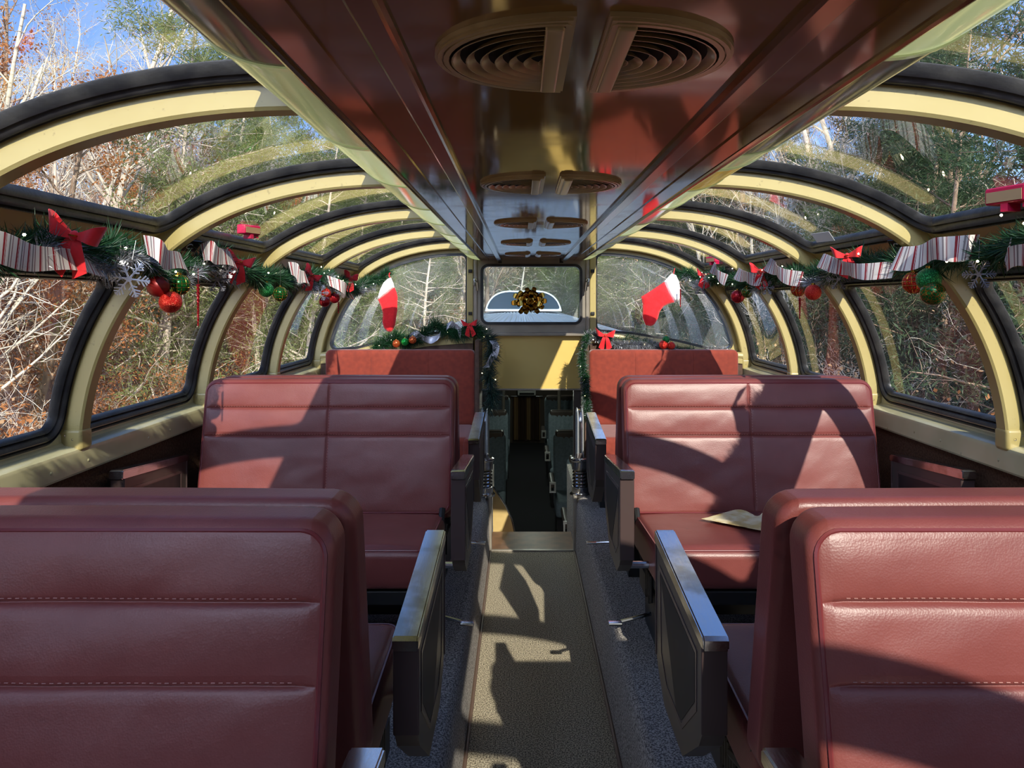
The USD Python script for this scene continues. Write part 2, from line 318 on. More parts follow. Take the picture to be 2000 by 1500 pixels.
# windows: per bay an upper (roof) and a lower curved pane in black rubber
def pane(sign, sa, sb, ya, yb, n):
    w = struct(f'window_{n}')
    hs, hy, sc, yc = (sb - sa) / 2, (yb - ya) / 2, (sa + sb) / 2, (ya + yb) / 2; rc = .085
    ins = [0, .002, .011, .015, .019, .028, .033, .037, .046, .048]; hgt = [-.008, .022, .030, .018, .030, .026, .014, .020, .012, -.004]
    def at(q, off): return on_arch(sign, sc + q[:, 0], yc + q[:, 1], np.full(len(q), off))
    rings = [at(rr_ring(hs, hy, rc, i), GO - h) for i, h in zip(ins, hgt)]
    G = np.stack([np.vstack([r, r[:1]]) for r in rings], 1)
    obj('gasket', gridmesh(G if sign < 0 else G[:, ::-1]), M['rubber'], w, smooth=50)
    us, vs = np.linspace(-hs + .012, hs - .012, 26), np.linspace(-hy + .012, hy - .012, 14); U, V = np.meshgrid(us, vs, indexing='ij')
    x, z, _ = rr_map(U, V, hs - .012, hy - .012, rc - .012)
    f1 = gridmesh(on_arch(sign, sc + x, yc + z, np.full(x.shape, GO + .002)))
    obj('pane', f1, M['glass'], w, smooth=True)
    ring = rr_ring(hs, hy, rc, .006); sq = ring.copy(); a, b = hs + .004, hy + .004        # cream web that fills the corners
    k = np.maximum(np.abs(sq[:, 0]) / a, np.abs(sq[:, 1]) / b)[:, None]; sq = sq / k
    G = np.stack([np.vstack([r, r[:1]]) for r in (at(ring, GO - .012), at(sq, GO - .012), at(sq, GO + .01), at(ring, GO + .01), at(ring, GO - .012))], 1)
    obj('corner_web', gridmesh(G), M['cream'], w, smooth=40)
nwin = 0
for sign in (-1, 1):
    for a, b in zip(RIBS[:-1], RIBS[1:]):
        nwin += 1; pane(sign, S_ROOF, S_EAVE1, a + .022, b - .022, nwin)
        nwin += 1; pane(sign, S_EAVE2, S_SILL, a + .022, b - .022, nwin)

# ceiling
ce = struct('ceiling', 'glossy brown lacquered ceiling running the length of the dome')
CZ = E + .28
LAMPS = {-1: [(Y0, 'cove_off'), (.90, 'cove'), (1.38, 'cove_lit'), (1.84, 'cove'), (2.30, 'cove_lit'), (2.76, 'cove'), (3.22, 'cove_lit'), (3.68, 'cove_lit'), (4.14, 'cove'), (4.60, 'cove_lit'), (DB - .03, '')],
          1: [(Y0, 'cove_lit'), (.86, 'cove_off'), (1.44, 'cove'), (1.60, 'cove_yellow'), (1.90, 'cove_lit'), (2.30, 'cove_off'), (2.76, 'cove_lit'), (3.22, 'cove_off'), (3.68, 'cove_off'), (4.14, 'cove'), (4.60, 'cove_lit'), (DB - .03, '')]}
obj('roof', tbox((-.485, Y0, E + .352), (.485, DB, E + .44)), M['cream'], ce)
obj('panel', tbox((-.345, Y0, CZ), (.345, DB - .02, CZ + .05)), M['ceiling'], ce)
for sg in (-1, 1):
    q = np.array([(.199, 0), (.200, -.010), (.203, -.013), (.227, -.013), (.231, -.010), (.232, 0)]) * (sg, 1) + (0, CZ)
    obj('ceiling_strip', extrude(Polygon(q), Y0, DB - .03), M['strip'], ce)
    obj('edge_moulding', tube(np.array([(sg * .343, Y0, CZ), (sg * .343, DB - .03, CZ)]), .006, 8), M['strip'], ce)
    obj('seam_strip', tbox((sg * .292 - .004, Y0, CZ - .003), (sg * .292 + .004, DB - .03, CZ)), M['ceiling'], ce)
    t = np.linspace(0, np.pi / 2, 14); q = np.stack([.347 + .116 * np.sin(t), .348 - .066 * np.cos(t)], 1)
    q = np.vstack([q, q[::-1] - (.004, -.0045)])
    cuts = LAMPS[sg]
    for (ya, kind), (yb, _) in zip(cuts[:-1], cuts[1:]):
        obj('light_cover', extrude(Polygon(q * (sg, 1) + (0, E)), ya + .002, yb - .002), M[kind], ce, smooth=40)
        obj('cover_joint', extrude(Polygon(q * (sg, 1) + (0, E)).buffer(.0025), yb - .006, yb + .006), M['cove'], ce, smooth=40)
    obj('cover_rail', tube(np.array([(sg * .466, Y0, E + .347), (sg * .466, DB - .03, E + .347)]), .006, 8), M['strip'], ce)

# ceiling vents (D-shaped pairs)
def half_ellipse(rx, ry, n=26): t = np.linspace(-np.pi / 2, np.pi / 2, n); return [(rx * math.cos(a), ry * math.sin(a)) for a in t]
def make_vent(sg, y, label):
    v = thing('ceiling_vent', label, 'air vent', (sg * .016, y, CZ), group=None)
    flip = lambda pts: Polygon([(sg * a, b) for a, b in pts])
    out = flip(half_ellipse(.152, .128)); inn = flip([(a + .010, b) for a, b in half_ellipse(.126, .112)])
    mb = MB(); mb.add(*extrude(out.difference(inn), -.005, 0, 'z')); mb.add(*extrude(out.buffer(-.003).difference(out.buffer(-.008)), -.008, -.004, 'z')); mb.add(*extrude(inn.buffer(.006).difference(inn), -.009, -.004, 'z'))
    rim = obj('rim', mb, M['vent'], v)
    obj('hole_shade', extrude(out.buffer(-.004), -.0015, 0, 'z'), M['dark'], v)  # black plate on the ceiling, painted as the dark of a hole
    for k in range(1, 8):
        a, b = .122 * k / 7.6, .108 * k / 7.6
        lo = half_ellipse(a + .005, b + .005); hi = half_ellipse(a - .003, b - .003)
        G = np.array([[(sg * (p[0] + .014), p[1], -.010) for p in lo], [(sg * (p[0] + .014), p[1], -.002) for p in hi],
                      [(sg * (p[0] * 1.012 + .0142), p[1] * 1.012, -.002) for p in hi], [(sg * (p[0] * 1.015 + .0142), p[1] * 1.015, -.010) for p in lo], [(sg * (p[0] + .014), p[1], -.010) for p in lo]])
        obj('louvre', gridmesh(G), M['vent'], v)
    obj('flat_bar', rbox((.020, .222, .009), .003, (sg * .020, 0, -.008)), M['vent'], v)
    return v
for k, (y, nm) in enumerate([(.845, 'nearest'), (1.765, 'second nearest'), (2.66, 'third nearest'), (3.55, 'fourth nearest'), (4.42, 'farthest')]):
    for sg, sd in ((-1, 'left'), (1, 'right')):
        make_vent(sg, y, f'{sd} D-shaped louvred vent of the {nm} pair on the ceiling')

# floor: sunken aisle and two seat platforms
PZ = .32
fl = struct('floor', 'dark carpeted aisle floor and raised seat platforms')
obj('aisle_carpet', tbox((-.267, Y0, -.06), (.267, 4.57, 0)), M['carpet_aisle'], fl)
for sg in (-1, 1):
    q = [(.262, -.06), (.264, .03), (.270, PZ - .05), (.276, PZ - .02), (.290, PZ - .004), (.310, PZ), (1.46, PZ), (1.46, -.06)]
    obj('platform_carpet', extrude(Polygon(np.array(q) * (sg, 1)), Y0, DB), M['carpet'], fl)
    obj('floor_trim', tube(np.array([(sg * .258, Y0, .004), (sg * .258, 4.55, .004)]), .008, 8), M['trimstrip'], fl)
    obj('stair_corner', rbox((.022, .06, PZ + .3), .004, (sg * .262, 4.585, PZ / 2 - .13)), M['frame'], fl)
obj('nosing', rbox((.52, .022, .016), .004, (0, 4.572, .002)), M['frame'], fl)
obj('landing_plate', tbox((-.262, 4.58, -.06), (.262, 4.97, -.004)), M['wood'], fl)
for k in range(4): obj('stair_tread', tbox((-.262, 4.95 + .24 * k, -.22 * (k + 1) - .04), (.262, 5.20 + .24 * k, -.22 * (k + 1))), M['wood'], fl)

# ---------------------------------------------------------------- bulkhead at the front of the dome
def sh(poly): return shapely.affinity.translate(poly, 0, E)
def sect(off, zlo):
    c = arch(_s, off); c = c[c[:, 1] > zlo]
    R = [(0, c[0, 1])] + [tuple(p) for p in c] + [(c[-1, 0], zlo), (0, zlo)]
    return Polygon(R)
bw = struct('wall_front', 'cream and grey bulkhead closing the front of the dome')
side = sect(.07, -1.22).intersection(sbox(.40, -1.22, 2, 1))
low = Polygon([(.44, 1), (.44, -.205), (.70, -.225), (1.0, -.275), (1.2, -.325), (1.40, -.34), (1.6, 1)])
win = sect(-.030, -.5).intersection(low); win = win.buffer(-.045).buffer(.045)
for sg, nm in ((-1, 'left'), (1, 'right')):
    fm = lambda g: sh(shapely.affinity.scale(g, sg, 1, origin=(0, 0)))
    obj('side_panel', extrude(fm(side.difference(win)), DB, DB + .05), M['cream'], bw)
    nwin += 1; w = struct(f'window_{nwin}')
    obj('gasket', extrude(fm(win.buffer(.004).difference(win.buffer(-.012))), DB - .008, DB + .04), M['rubber'], w)
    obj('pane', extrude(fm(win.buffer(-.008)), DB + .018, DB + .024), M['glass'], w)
    # curved cap ledge under the window
    t = np.linspace(.395, 1.42, 24); zz = np.interp(t, [.39, .44, .70, 1.0, 1.2, 1.42], [-.222, -.222, -.242, -.292, -.342, -.36])
    prof = [(DB + .01, .012), (DB - .10, .012), (DB - .112, .004), (DB - .115, -.010), (DB - .110, -.022), (DB - .104, -.026), (DB - .104, -.062), (DB + .01, -.062), (DB + .01, .012)]
    G = np.stack([np.stack([sg * t, np.full(24, a), E + zz + b], 1) for a, b in prof], 1)
    obj('ledge', gridmesh(G if sg > 0 else G[::-1]), M['cream'], bw)
    body = Polygon([(.385, -1.22)] + [(a, b - .05) for a, b in zip(t, zz)] + [(1.45, -1.22)])
    obj('lower_panel', extrude(fm(body), DB - .095, DB), M['brownpanel'], bw)
    tag(obj('trim', rbox((.030, .34, .97), .006, (sg * .352, 4.935, PZ + .485)), M['brownpanel'], None), nm + ' brown end panel of the stairwell', None, None, 'structure')
    obj('post', rbox((.042, .03, .58), .004, (sg * .421, DB - .008, E + .055)), M['cream'], bw)
    for z in (.205, -.085): obj('latch_plate', rbox((.026, .012, .022), .003, (sg * .418, DB - .03, E + z)), M['black'], bw)
    q = MB(); q.add(rbox((.026, .02, .05), .005, (sg * .385, DB - .03, E + .13))); q.add(tube([(sg * .385, DB - .035, E + .14), (sg * .375, DB - .06, E + .125), (sg * .37, DB - .06, E + .07)], .007, 8))
    obj('window_catch', q, M['steel'], bw)
cw = sbox(-.345, -.158, .345, .25).buffer(-.05).buffer(.05)
frame = sbox(-.40, -.22, .40, .345).difference(cw)
obj('window_frame', extrude(sh(frame), DB - .012, DB + .05), M['frame'], bw)
for a, b, c, d in ((-.40, .285, .40, .31), (-.392, -.20, -.372, .285), (.372, -.20, .392, .285)): obj('frame_bead', rbox((c - a, .014, d - b), .004, ((a + c) / 2, DB - .018, E + (b + d) / 2)), M['frame'], bw)
obj('frame_ledge', rbox((.80, .05, .024), .005, (0, DB - .03, E - .226)), M['frame'], bw)
for x in (-.215, .205): obj('latch_plate', rbox((.026, .012, .022), .003, (x, DB - .02, E + .272)), M['black'], bw)
obj('yellow_panel', tbox((-.40, DB, E - .605), (.40, DB + .03, E - .236)), M['yellow'], bw)
obj('panel_edge', rbox((.80, .035, .012), .003, (0, DB + .01, E - .607)), M['frame'], bw)
nwin += 1; w = struct(f'window_{nwin}')
obj('gasket', extrude(sh(cw.buffer(.004).difference(cw.buffer(-.014))), DB - .024, DB + .04), M['rubber'], w)
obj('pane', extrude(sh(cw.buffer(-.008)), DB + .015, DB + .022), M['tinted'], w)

# rear end of the dome, behind the photographer (unseen; made windowless to keep sky glare off the front panes)
rw = struct('wall_back', 'unseen cream bulkhead closing the back of the dome, windowless against sky glare')
full = lambda g: shapely.union_all([g, shapely.affinity.scale(g, -1, 1, origin=(0, 0))])
obj('panel', extrude(sh(full(sect(.07, -1.6))), Y0 - .05, Y0), M['cream'], rw)

# ---------------------------------------------------------------- seats
def slab(hw, hh, rc, re, th, us, vs, disp=None):
    """A cushion: rounded rectangle in x and z, thickness along y, front towards -y, displaced by disp(x, z)."""
    U, V = np.meshgrid(us, vs, indexing='ij'); x, z, s = rr_map(U, V, hw, hh, rc)
    t = th - re + np.sqrt(np.maximum(re * re - (re - np.clip(s, 0, re)) ** 2, 0))
    d = 0 if disp is None else disp(x, z) * np.clip((s - .012) / .03, 0, 1)
    f = np.stack([x, -(t + d), z], -1); b = np.stack([x, t, z], -1)
    mb = MB(); v, fc = gridmesh(f); mb.add(v, fc[:, ::-1]); v, fc = gridmesh(b); mb.add(v, fc)
    loop = lambda G: np.concatenate([G[:, 0], G[-1, 1:], G[-2::-1, -1], G[0, -2:0:-1]])
    A, B = loop(f), loop(b); W = np.stack([np.vstack([A, A[:1]]), np.vstack([B, B[:1]])], 1); mb.add(*gridmesh(W))
    m = trimesh.Trimesh(*mb.get(), process=False); m.merge_vertices()
    if m.volume < 0: m.invert()
    return np.array(m.vertices), np.array(m.faces)

def lines(h, n, dense=()):
    l = [np.linspace(-h, h, n)] + [np.array([d + e for e in (-.016, -.010, -.006, -.003, -.0012, 0, .0012, .003, .006, .010, .016)]) for d in dense]
    l += [np.array([sg * (h - e) for e in (0, .0015, .004, .008, .013, .02, .03)]) for sg in (-1, 1)]
    l = np.unique(np.round(np.clip(np.concatenate(l), -h, h), 4)); keep = np.concatenate([[True], np.diff(l) > .0009]); return l[keep]

HW, HH = .4985, .257
def seam(x, c, d=.0046, w=.003): return -d * np.exp(-((x - c) / w) ** 2) - d * .45 * np.exp(-((x - c) / (w * 3.5)) ** 2)
def make_seat(label, seed, wear=0.0):
    """A double seat whose base stands at the origin and that faces -y."""
    r = np.random.default_rng(seed); t = thing('double_seat', label, 'seat', group=None)
    z1, z2 = HH - .108, HH - .215
    def disp(x, z):
        d = seam(z, z1) + seam(z, z2) + seam(x, 0) * .8
        p = np.where(z > z1, (z - z1) / (HH - z1), np.where(z > z2, (z - z2) / (z1 - z2), (z + HH) / (z2 + HH)))
        d = d + .0055 * np.sin(np.pi * np.clip(p, 0, 1)) ** .6 * (.5 + .5 * np.sqrt(np.abs(np.sin(np.pi * np.clip((x + HW) / HW, 0, 2)))))
        nz = meshkit.fbm(np.stack([x * 9 + seed, z * 14, x * 0 + seed], -1), 3, seed)
        return d + .006 * (nz - .5)
    def lean(v): v = v.copy(); v[:, 2] += .905 - HH; v[:, 1] += .045 + (.905 - v[:, 2]) * -.20 * np.where(v[:, 2] < .905, 1, 1); return v
    v, f = slab(HW, HH, .05, .022, .045, lines(HW, 62, (0,)), lines(HH, 40, (z1, z2)), disp)
    v[:, 2] += .004 * np.cos(v[:, 0] * 2.6) * (v[:, 2] > HH - .06)
    bk = obj('backrest', (lean(v), f), M['vinyl'], t, smooth=55)
    pp = rr_ring(HW, HH, .05, .013, 9, 14); q = np.stack([pp[:, 0], np.full(len(pp), -.0415), pp[:, 1]], 1)
    obj('piping', tube(lean(q), .0042, 6, closed=True), M['piping'], bk)
    mb = MB()                                             # stitches beside the seams
    for zz in (z1, z2):
        for x in np.arange(-HW + .05, HW - .05, .0105):
            if abs(x) < .01: continue
            y = -(.045 + float(disp(np.array([x]), np.array([zz + .0065]))[0]))
            p0 = lean(np.array([[x, y - .0004, zz + .0065], [x + .0055, y - .0004, zz + .0065]])); mb.add(*tube(p0, .0008, 3, cap=False))
    for z in np.arange(-HH + .05, HH - .04, .0105):
        y = -(.045 + float(disp(np.array([.006]), np.array([z]))[0]))
        p0 = lean(np.array([[.006, y - .0004, z], [.006, y - .0004, z + .0055]])); mb.add(*tube(p0, .0008, 3, cap=False))
    obj('stitching', mb, M['thread'], bk)
    # cushion
    cw, cd = .472, .255
    def cd_(x, z): return .006 * (meshkit.fbm(np.stack([x * 7, z * 7 + seed, x * 0], -1), 3, seed + 3) - .5) + .008 * np.sqrt(np.clip(1 - (x / cw) ** 2, 0, 1))
    v, f = slab(cw, cd, .045, .035, .068, lines(cw, 40), lines(cd, 26), cd_)
    v = np.stack([v[:, 0], -v[:, 2], -v[:, 1]], 1); f = f                       # front of the slab becomes the top
    tilt = lambda v: np.stack([v[:, 0], v[:, 1] - .335, .345 + v[:, 2] - v[:, 1] * .055], 1)
    cu = obj('cushion', (tilt(v), f), M['vinyl'], t, smooth=55)
    pp = rr_ring(cw, cd, .045, .012, 7, 10); q = np.stack([pp[:, 0], pp[:, 1], np.full(len(pp), .060)], 1)
    obj('piping', tube(tilt(q), .004, 6, closed=True), M['piping'], cu)
    # arms
    side_poly = Polygon([(-.075, .612), (-.075, .440), (-.10, .405), (-.24, .300), (-.43, .300), (-.50, .345), (-.525, .375), (-.525, .652)])
    for sg in (-1, 1):
        a = obj('armrest', extrude(side_poly.buffer(-.006).buffer(.006), sg * .5575 - .021, sg * .5575 + .021, 'x'), M['arm'], t)
        ins = Polygon([(-.115, .572), (-.115, .46), (-.24, .355), (-.40, .352), (-.47, .40), (-.485, .600)])
        for fs in (-1, 1):
            x0 = sg * .5575 + fs * .0212
            obj('recess', extrude(ins.buffer(.0).difference(ins.buffer(-.010)), x0 - .0012, x0 + .0012, 'x'), M['armrim'], a)
            obj('inset', extrude(Polygon([(-.13, .560), (-.13, .47), (-.245, .37), (-.30, .365), (-.47, .585)]), x0 - .0007, x0 + .0007, 'x'), M['black'], a)
        cp = np.array([(-.070, .609), (-.060, .596), (-.064, .588)])
        cap = Polygon([(-.058, .598), (-.058, .616), (-.066, .622), (-.530, .668), (-.541, .664), (-.543, .640), (-.535, .636), (-.072, .596)])
        mb = MB(); mb.add(*extrude(cap, sg * .5575 - .0205, sg * .5575 + .0205, 'x')); mb.add(*extrude(cap.buffer(-.003), sg * .5575 - .0235, sg * .5575 + .0235, 'x'))
        obj('cap', mb, M['alu'], a)
        obj('front_edge', rbox((.047, .010, .27), .003, (sg * .5575, -.527, .505)), M['armrim'], a)
        obj('back_edge', rbox((.047, .010, .16), .003, (sg * .5575, -.074, .52)), M['armrim'], a)
        obj('arm_bracket', tube([(sg * .535, -.44, .325), (sg * .44, -.44, .325)], .012, 10), M['steel'], t)
    mb = MB()
    mb.add(rbox((.90, .42, .05), .008, (0, -.34, .255)))
    for sg in (-1, 1):
        mb.add(tbox((sg * .40 - .03, -.50, 0), (sg * .40 + .03, -.12, .25))); mb.add(tbox((sg * .43 - .012, -.56, .12), (sg * .43 + .012, -.06, .20)))
        mb.add(tube([(sg * .46, -.10, .42), (sg * .46, -.20, .30), (sg * .46, -.30, .27)], .012, 8))
        for k in range(6): mb.add(tube([(sg * .455, -.40 + .02 * k, .27), (sg * .455, -.40 + .02 * k, .18 + .02 * math.sin(k * 2.1))], .006, 6))
    mb.add(tbox((-.42, -.14, .03), (.42, -.12, .22)))
    obj('base_frame', mb, M['black'], t)
    for sg in (-1, 1):
        mb = MB(); mb.add(*tube([(sg * .44, -.30, .10), (sg * .55, -.33, .085)], .007, 8)); lv = obj('footrest_lever', mb, M['steel'], t)
        obj('lever_pad', rbox((.05, .026, .010), .003, (sg * .572, -.336, .081)), M['alu'], lv)
    return t
SX = .834
seat0 = make_seat('red vinyl double seat in the left foreground, its back towards the lens filling the lower left corner', 1)
seat1 = make_seat('red vinyl double seat beyond the left aisle armrest, facing the camera in the middle of the car', 2)
def place(o, x, y, rz, label):
    UsdGeom.Xformable(o).GetOrderedXformOps()[0].Set(mat4((x, y, PZ), rz)); tag(o, label); return o
place(seat0, -SX, 1.06, 0, 'maroon vinyl double seat filling the lower left foreground, pale seam at its left edge')
place(seat1, SX, 2.96, 0, 'maroon vinyl double seat right of the aisle with a paper lying on its cushion')
dup(seat0, 'double_seat', (SX, 2.96 - 1.90, PZ), 0, 'sunlit maroon vinyl double seat filling the lower right foreground')
dup(seat1, 'double_seat', (-SX, 2.96, PZ), 0, 'maroon vinyl double seat left of the aisle, facing the camera before the left rust seat')
dup(seat1, 'double_seat', (-SX, 1.26, PZ), math.pi, 'maroon vinyl double seat turned away, back to back with the one in the left foreground')
dup(seat0, 'double_seat', (SX, 1.26, PZ), math.pi, 'maroon vinyl double seat turned away, back to back with the one in the right foreground')
dup(seat0, 'double_seat', (-SX, 3.16, PZ), math.pi, 'maroon vinyl double seat left of the aisle turned towards the left rust seat')
dup(seat1, 'double_seat', (SX, 3.16, PZ), math.pi, 'maroon vinyl double seat right of the aisle turned towards the right rust seat')

def make_bench(sg, label):
    t = thing('bulkhead_seat', label, 'seat', (sg * .865, 4.86, PZ)); hw, hh = .49, .25
    d = lambda x, z: seam(x, -.19, .003, .002) + seam(x, .19, .003, .002) + .006 * np.sqrt(np.clip(1 - (x / hw) ** 2, 0, 1))
    v, f = slab(hw, hh, .035, .02, .05, lines(hw, 40, (-.19, .19)), lines(hh, 20), d); v[:, 2] += .90 - hh; v[:, 1] += .05
    obj('backrest', (v, f), M['orange'], t, smooth=55)
    v, f = slab(.49, .25, .04, .03, .075, lines(.49, 26), lines(.25, 18)); v = np.stack([v[:, 0], -v[:, 2] - .27, -v[:, 1] + .345], 1)
    obj('cushion', (v, f), M['orange'], t, smooth=55)
    obj('arm_pad', rbox((.05, .30, .15), .022, (-sg * .475, -.38, .34)), M['orange'], t)
    obj('base', tbox((-.47, -.48, 0), (.47, .08, .27)), M['black'], t)
make_bench(-1, 'rust fabric bench against the bulkhead left of the stairs, under the plain green garland')
make_bench(1, 'rust fabric bench against the bulkhead right of the stairs, under the silver tinsel')

# creased paper on the right seat
gx, gy = np.meshgrid(np.linspace(0, 1, 24), np.linspace(0, 1, 14), indexing='ij')
a, b, c, d = np.array([.33, 2.66, 0]), np.array([.62, 2.52, 0]), np.array([.815, 2.66, 0]), np.array([.585, 2.83, 0])
a = np.array([.585, 2.70, 0]); b = np.array([.75, 2.53, 0]); c = np.array([.885, 2.66, 0]); d = np.array([.72, 2.80, 0])
pg = (a * (1 - gx)[..., None] + b * gx[..., None]) * (1 - gy)[..., None] + (d * (1 - gx)[..., None] + c * gx[..., None]) * gy[..., None]
pg[..., 2] = PZ + .418 - (pg[..., 1] - 2.625) * .055 + .012 + .024 * np.clip(gy - .35, 0, 1) * np.abs(np.sin(gx * 6.0 + .4)) + .028 * np.clip(gy - .82, 0, 1) * 4 * (gx > .6)
pg[..., 2] += .004 * meshkit.fbm(pg * 30, 3, 2)
G = np.concatenate([pg, pg[:, ::-1] + (0, 0, .0012)], 1); G = np.concatenate([G, G[:, :1]], 1)
M['paper'] = noisy('cream_paper', S(226, 214, 176), S(205, 180, 118), 14, rough=.8, lo=.45, hi=.6, object_space=False)
tag(obj('paper_sheet', gridmesh(G), M['paper'], None), 'creased cream printed paper lying on the right red seat cushion', 'paper')

# ---------------------------------------------------------------- handrail posts at the head of the stairs
def make_post(sg, label):
    t = thing('stair_post', label, 'handrail', (sg * .300, 4.66, PZ))
    obj('base_ring', lathe([(0, 0), (.066, 0), (.066, .012), (.058, .020), (0, .02)], 28), M['alu'], t)
    obj('housing', lathe([(.0, .018), (.052, .018), (.053, .025), (.053, .055), (.050, .058), (.044, .060), (0, .060)], 28), M['alu'], t)
    for k in range(5): obj('louvre', lathe([(.030, .060 + .021 * k), (.047, .062 + .021 * k), (.049, .066 + .021 * k), (.040, .076 + .021 * k), (.030, .079 + .021 * k)], 28), M['steel'], t)
    obj('core', lathe([(0, .05), (.031, .05), (.031, .18), (0, .18)], 20), M['dark'], t)
    obj('housing', lathe([(0, .165), (.052, .165), (.053, .170), (.053, .215), (.060, .220), (.062, .228), (.060, .236), (.050, .242), (0, .242)], 28), M['alu'], t)
    a = np.linspace(0, np.pi, 16); p = np.concatenate([[(0, -.012, .24)], np.stack([0 * a, .055 - .067 * np.cos(a), .455 + .067 * np.sin(a)], 1), [(0, .122, -.05)]])
    obj('grab_rail', tube(p, .016, 12), M['steel'], t)
    pan = Polygon([(-.012, .25), (-.012, .46)] + [(.055 - .067 * math.cos(x), .455 + .067 * math.sin(x)) for x in a] + [(.122, .25)]).buffer(.022)
    obj('clear_guard', extrude(pan, -.019, -.013, 'x'), M['acrylic'], t); obj('clear_guard', extrude(pan, .013, .019, 'x'), M['acrylic'], t)
    obj('socket', lathe([(0, .235), (.028, .235), (.026, .262), (.018, .27), (0, .27)], 20, at=(0, -.012, 0)), M['arm'], t)
make_post(-1, 'aluminium lamp post with clear grab rail at the head of the stairs, left side')
make_post(1, 'aluminium lamp post with clear grab rail at the head of the stairs, right side')

# pale board with a metal edge beside the stairs
q = [P(x, y, 5.16)[[0, 2]] for x, y in ((963, 950), (974, 966), (988, 988), (999, 1012), (1006, 1042), (1004, 1075), (963, 1075))]
bt = thing('stair_board', 'pale wooden side board with shining metal edge on the left of the stairs', 'board')
obj('board', extrude(Polygon(q), 5.15, 5.175), noisy('pale_board', S(176, 150, 96), S(196, 172, 116), 6, rough=.5, object_space=False), bt)
obj('edge', tube(np.array([(x, 5.148, z) for x, z in q[:6]]), .006, 8), M['steel'], bt)

# ---------------------------------------------------------------- lower saloon ahead of the stairs
LZ = E - 2.35
ls = struct('floor'); tag(ls, 'dark floor of the lower saloon beyond the stairs', None)
obj('lower_carpet', tbox((-1.4, 5.15, LZ - .05), (1.4, 12.6, LZ)), noisy('lower_carpet', S(26, 26, 30), S(36, 36, 42), 90, rough=1.0, object_space=False), ls)
lw = struct('wall_front'); tag(lw, 'dark end wall of the lower saloon beyond the stairs')
M['lowwall'] = plain('lower_wall', S(70, 60, 50), .6); M['lowseat'] = noisy('grey_blue_fabric', S(98, 112, 120), S(112, 126, 134), 40, rough=.9, bump=.3, bscale=500)
obj('end_wall', tbox((-1.4, 12.3, LZ), (1.4, 12.4, E - .6)), M['lowwall'], lw)
for sg, nm in ((-1, 'left'), (1, 'right')):
    w = struct('wall_' + nm); tag(w, f'{nm} side wall of the lower saloon beyond the stairs')
    obj('side_wall', tbox((sg * 1.38 - .02, 5.15, LZ - .05), (sg * 1.38 + .02, 12.4, E - .6)), M['lowwall'], w)
    obj('stair_side', tbox((sg * .29 - .015, 4.64, LZ), (sg * .29 + .015, 5.6, PZ - .01 if True else 0)), M['carpet'], w)
    obj('under_platform', tbox((min(sg * .29, sg * 1.4), 5.11, LZ), (max(sg * .29, sg * 1.4), 5.14, E - .6)), M['lowwall'], w)
lc = struct('ceiling'); tag(lc, 'ceiling of the lower saloon beyond the stairs')
obj('lower_ceiling', tbox((-1.4, DB + .031, E - .60), (1.4, 12.4, E - .56)), M['lowwall'], lc)
def make_low_seat(label):
    t = thing('saloon_seat', label, 'seat')
    def dp(x, z): return -.004 * np.abs(np.sin(x * 60)) ** 8 * (np.abs(x) < .16)
    v, f = slab(.235, .36, .06, .03, .05, lines(.235, 36), lines(.36, 14), dp); v[:, 2] += .66; v[:, 1] += .05 + (v[:, 2] - .95) * .18
    obj('backrest', (v, f), M['lowseat'], t, smooth=55)
    v, f = slab(.215, .05, .03, .02, .055, lines(.215, 10), lines(.05, 6)); v[:, 2] += .985; v[:, 1] += .06
    obj('headrest', (v, f), M['arm'], t, smooth=55)
    v, f = slab(.235, .25, .05, .04, .08, lines(.235, 12), lines(.25, 12)); v = np.stack([v[:, 0], -v[:, 2] - .28, -v[:, 1] + .38], 1)
    obj('cushion', (v, f), M['lowseat'], t, smooth=55); obj('base', tbox((-.22, -.45, 0), (.22, 0, .30)), M['black'], t)
    obj('armrest', rbox((.055, .42, .06), .015, (-.262, -.25, .60)), M['arm'], t); 
    q = Polygon([(-.03, .5), (.03, .5), (.03, .60), (-.03, .60)]); q = q.difference(sbox(-.016, .515, .016, .58))
    obj('arm_end', (lambda v, f: (v + (-.262, -.478, .035), f))(*extrude(q, 0, .02)), plain('pale_arm_end', S(200, 200, 196), .4) if not used.get('pae') else M['pae'], t)
    return t
M['pae'] = plain('pale_plastic', S(196, 196, 192), .4); used['pae'] = {'x': 1}
spots = []
for Y, nm in ((10.3, 'far'), (8.9, 'middle'), (7.5, 'near')):
    for x, sd in ((-1.05, 'outer left'), (-.46, 'inner left'), (.49, 'inner right'), (1.08, 'outer right')): spots.append((x, Y, f'grey blue seat in the {nm} row of the lower saloon, {sd} place'))
spots.append((.55, 6.25, 'grey blue seat nearest the stairs in the lower saloon, in deep shade on the right'))
low0 = None
for x, Y, lab in spots:
    if low0 is None: low0 = make_low_seat(lab); UsdGeom.Xformable(low0).GetOrderedXformOps()[0].Set(mat4((x, Y, LZ)))
    else: dup(low0, 'saloon_seat', (x, Y, LZ), 0, lab)
cu = thing('curtain', 'brown striped curtain hanging at the far end of the lower saloon', 'curtain')
t = np.linspace(-.22, .22, 90); G = np.stack([np.stack([t + .02, 12.24 + .022 * np.sin(t * 95), np.full(90, z)], 1) for z in (LZ + .06, E - 1.58)], 1)
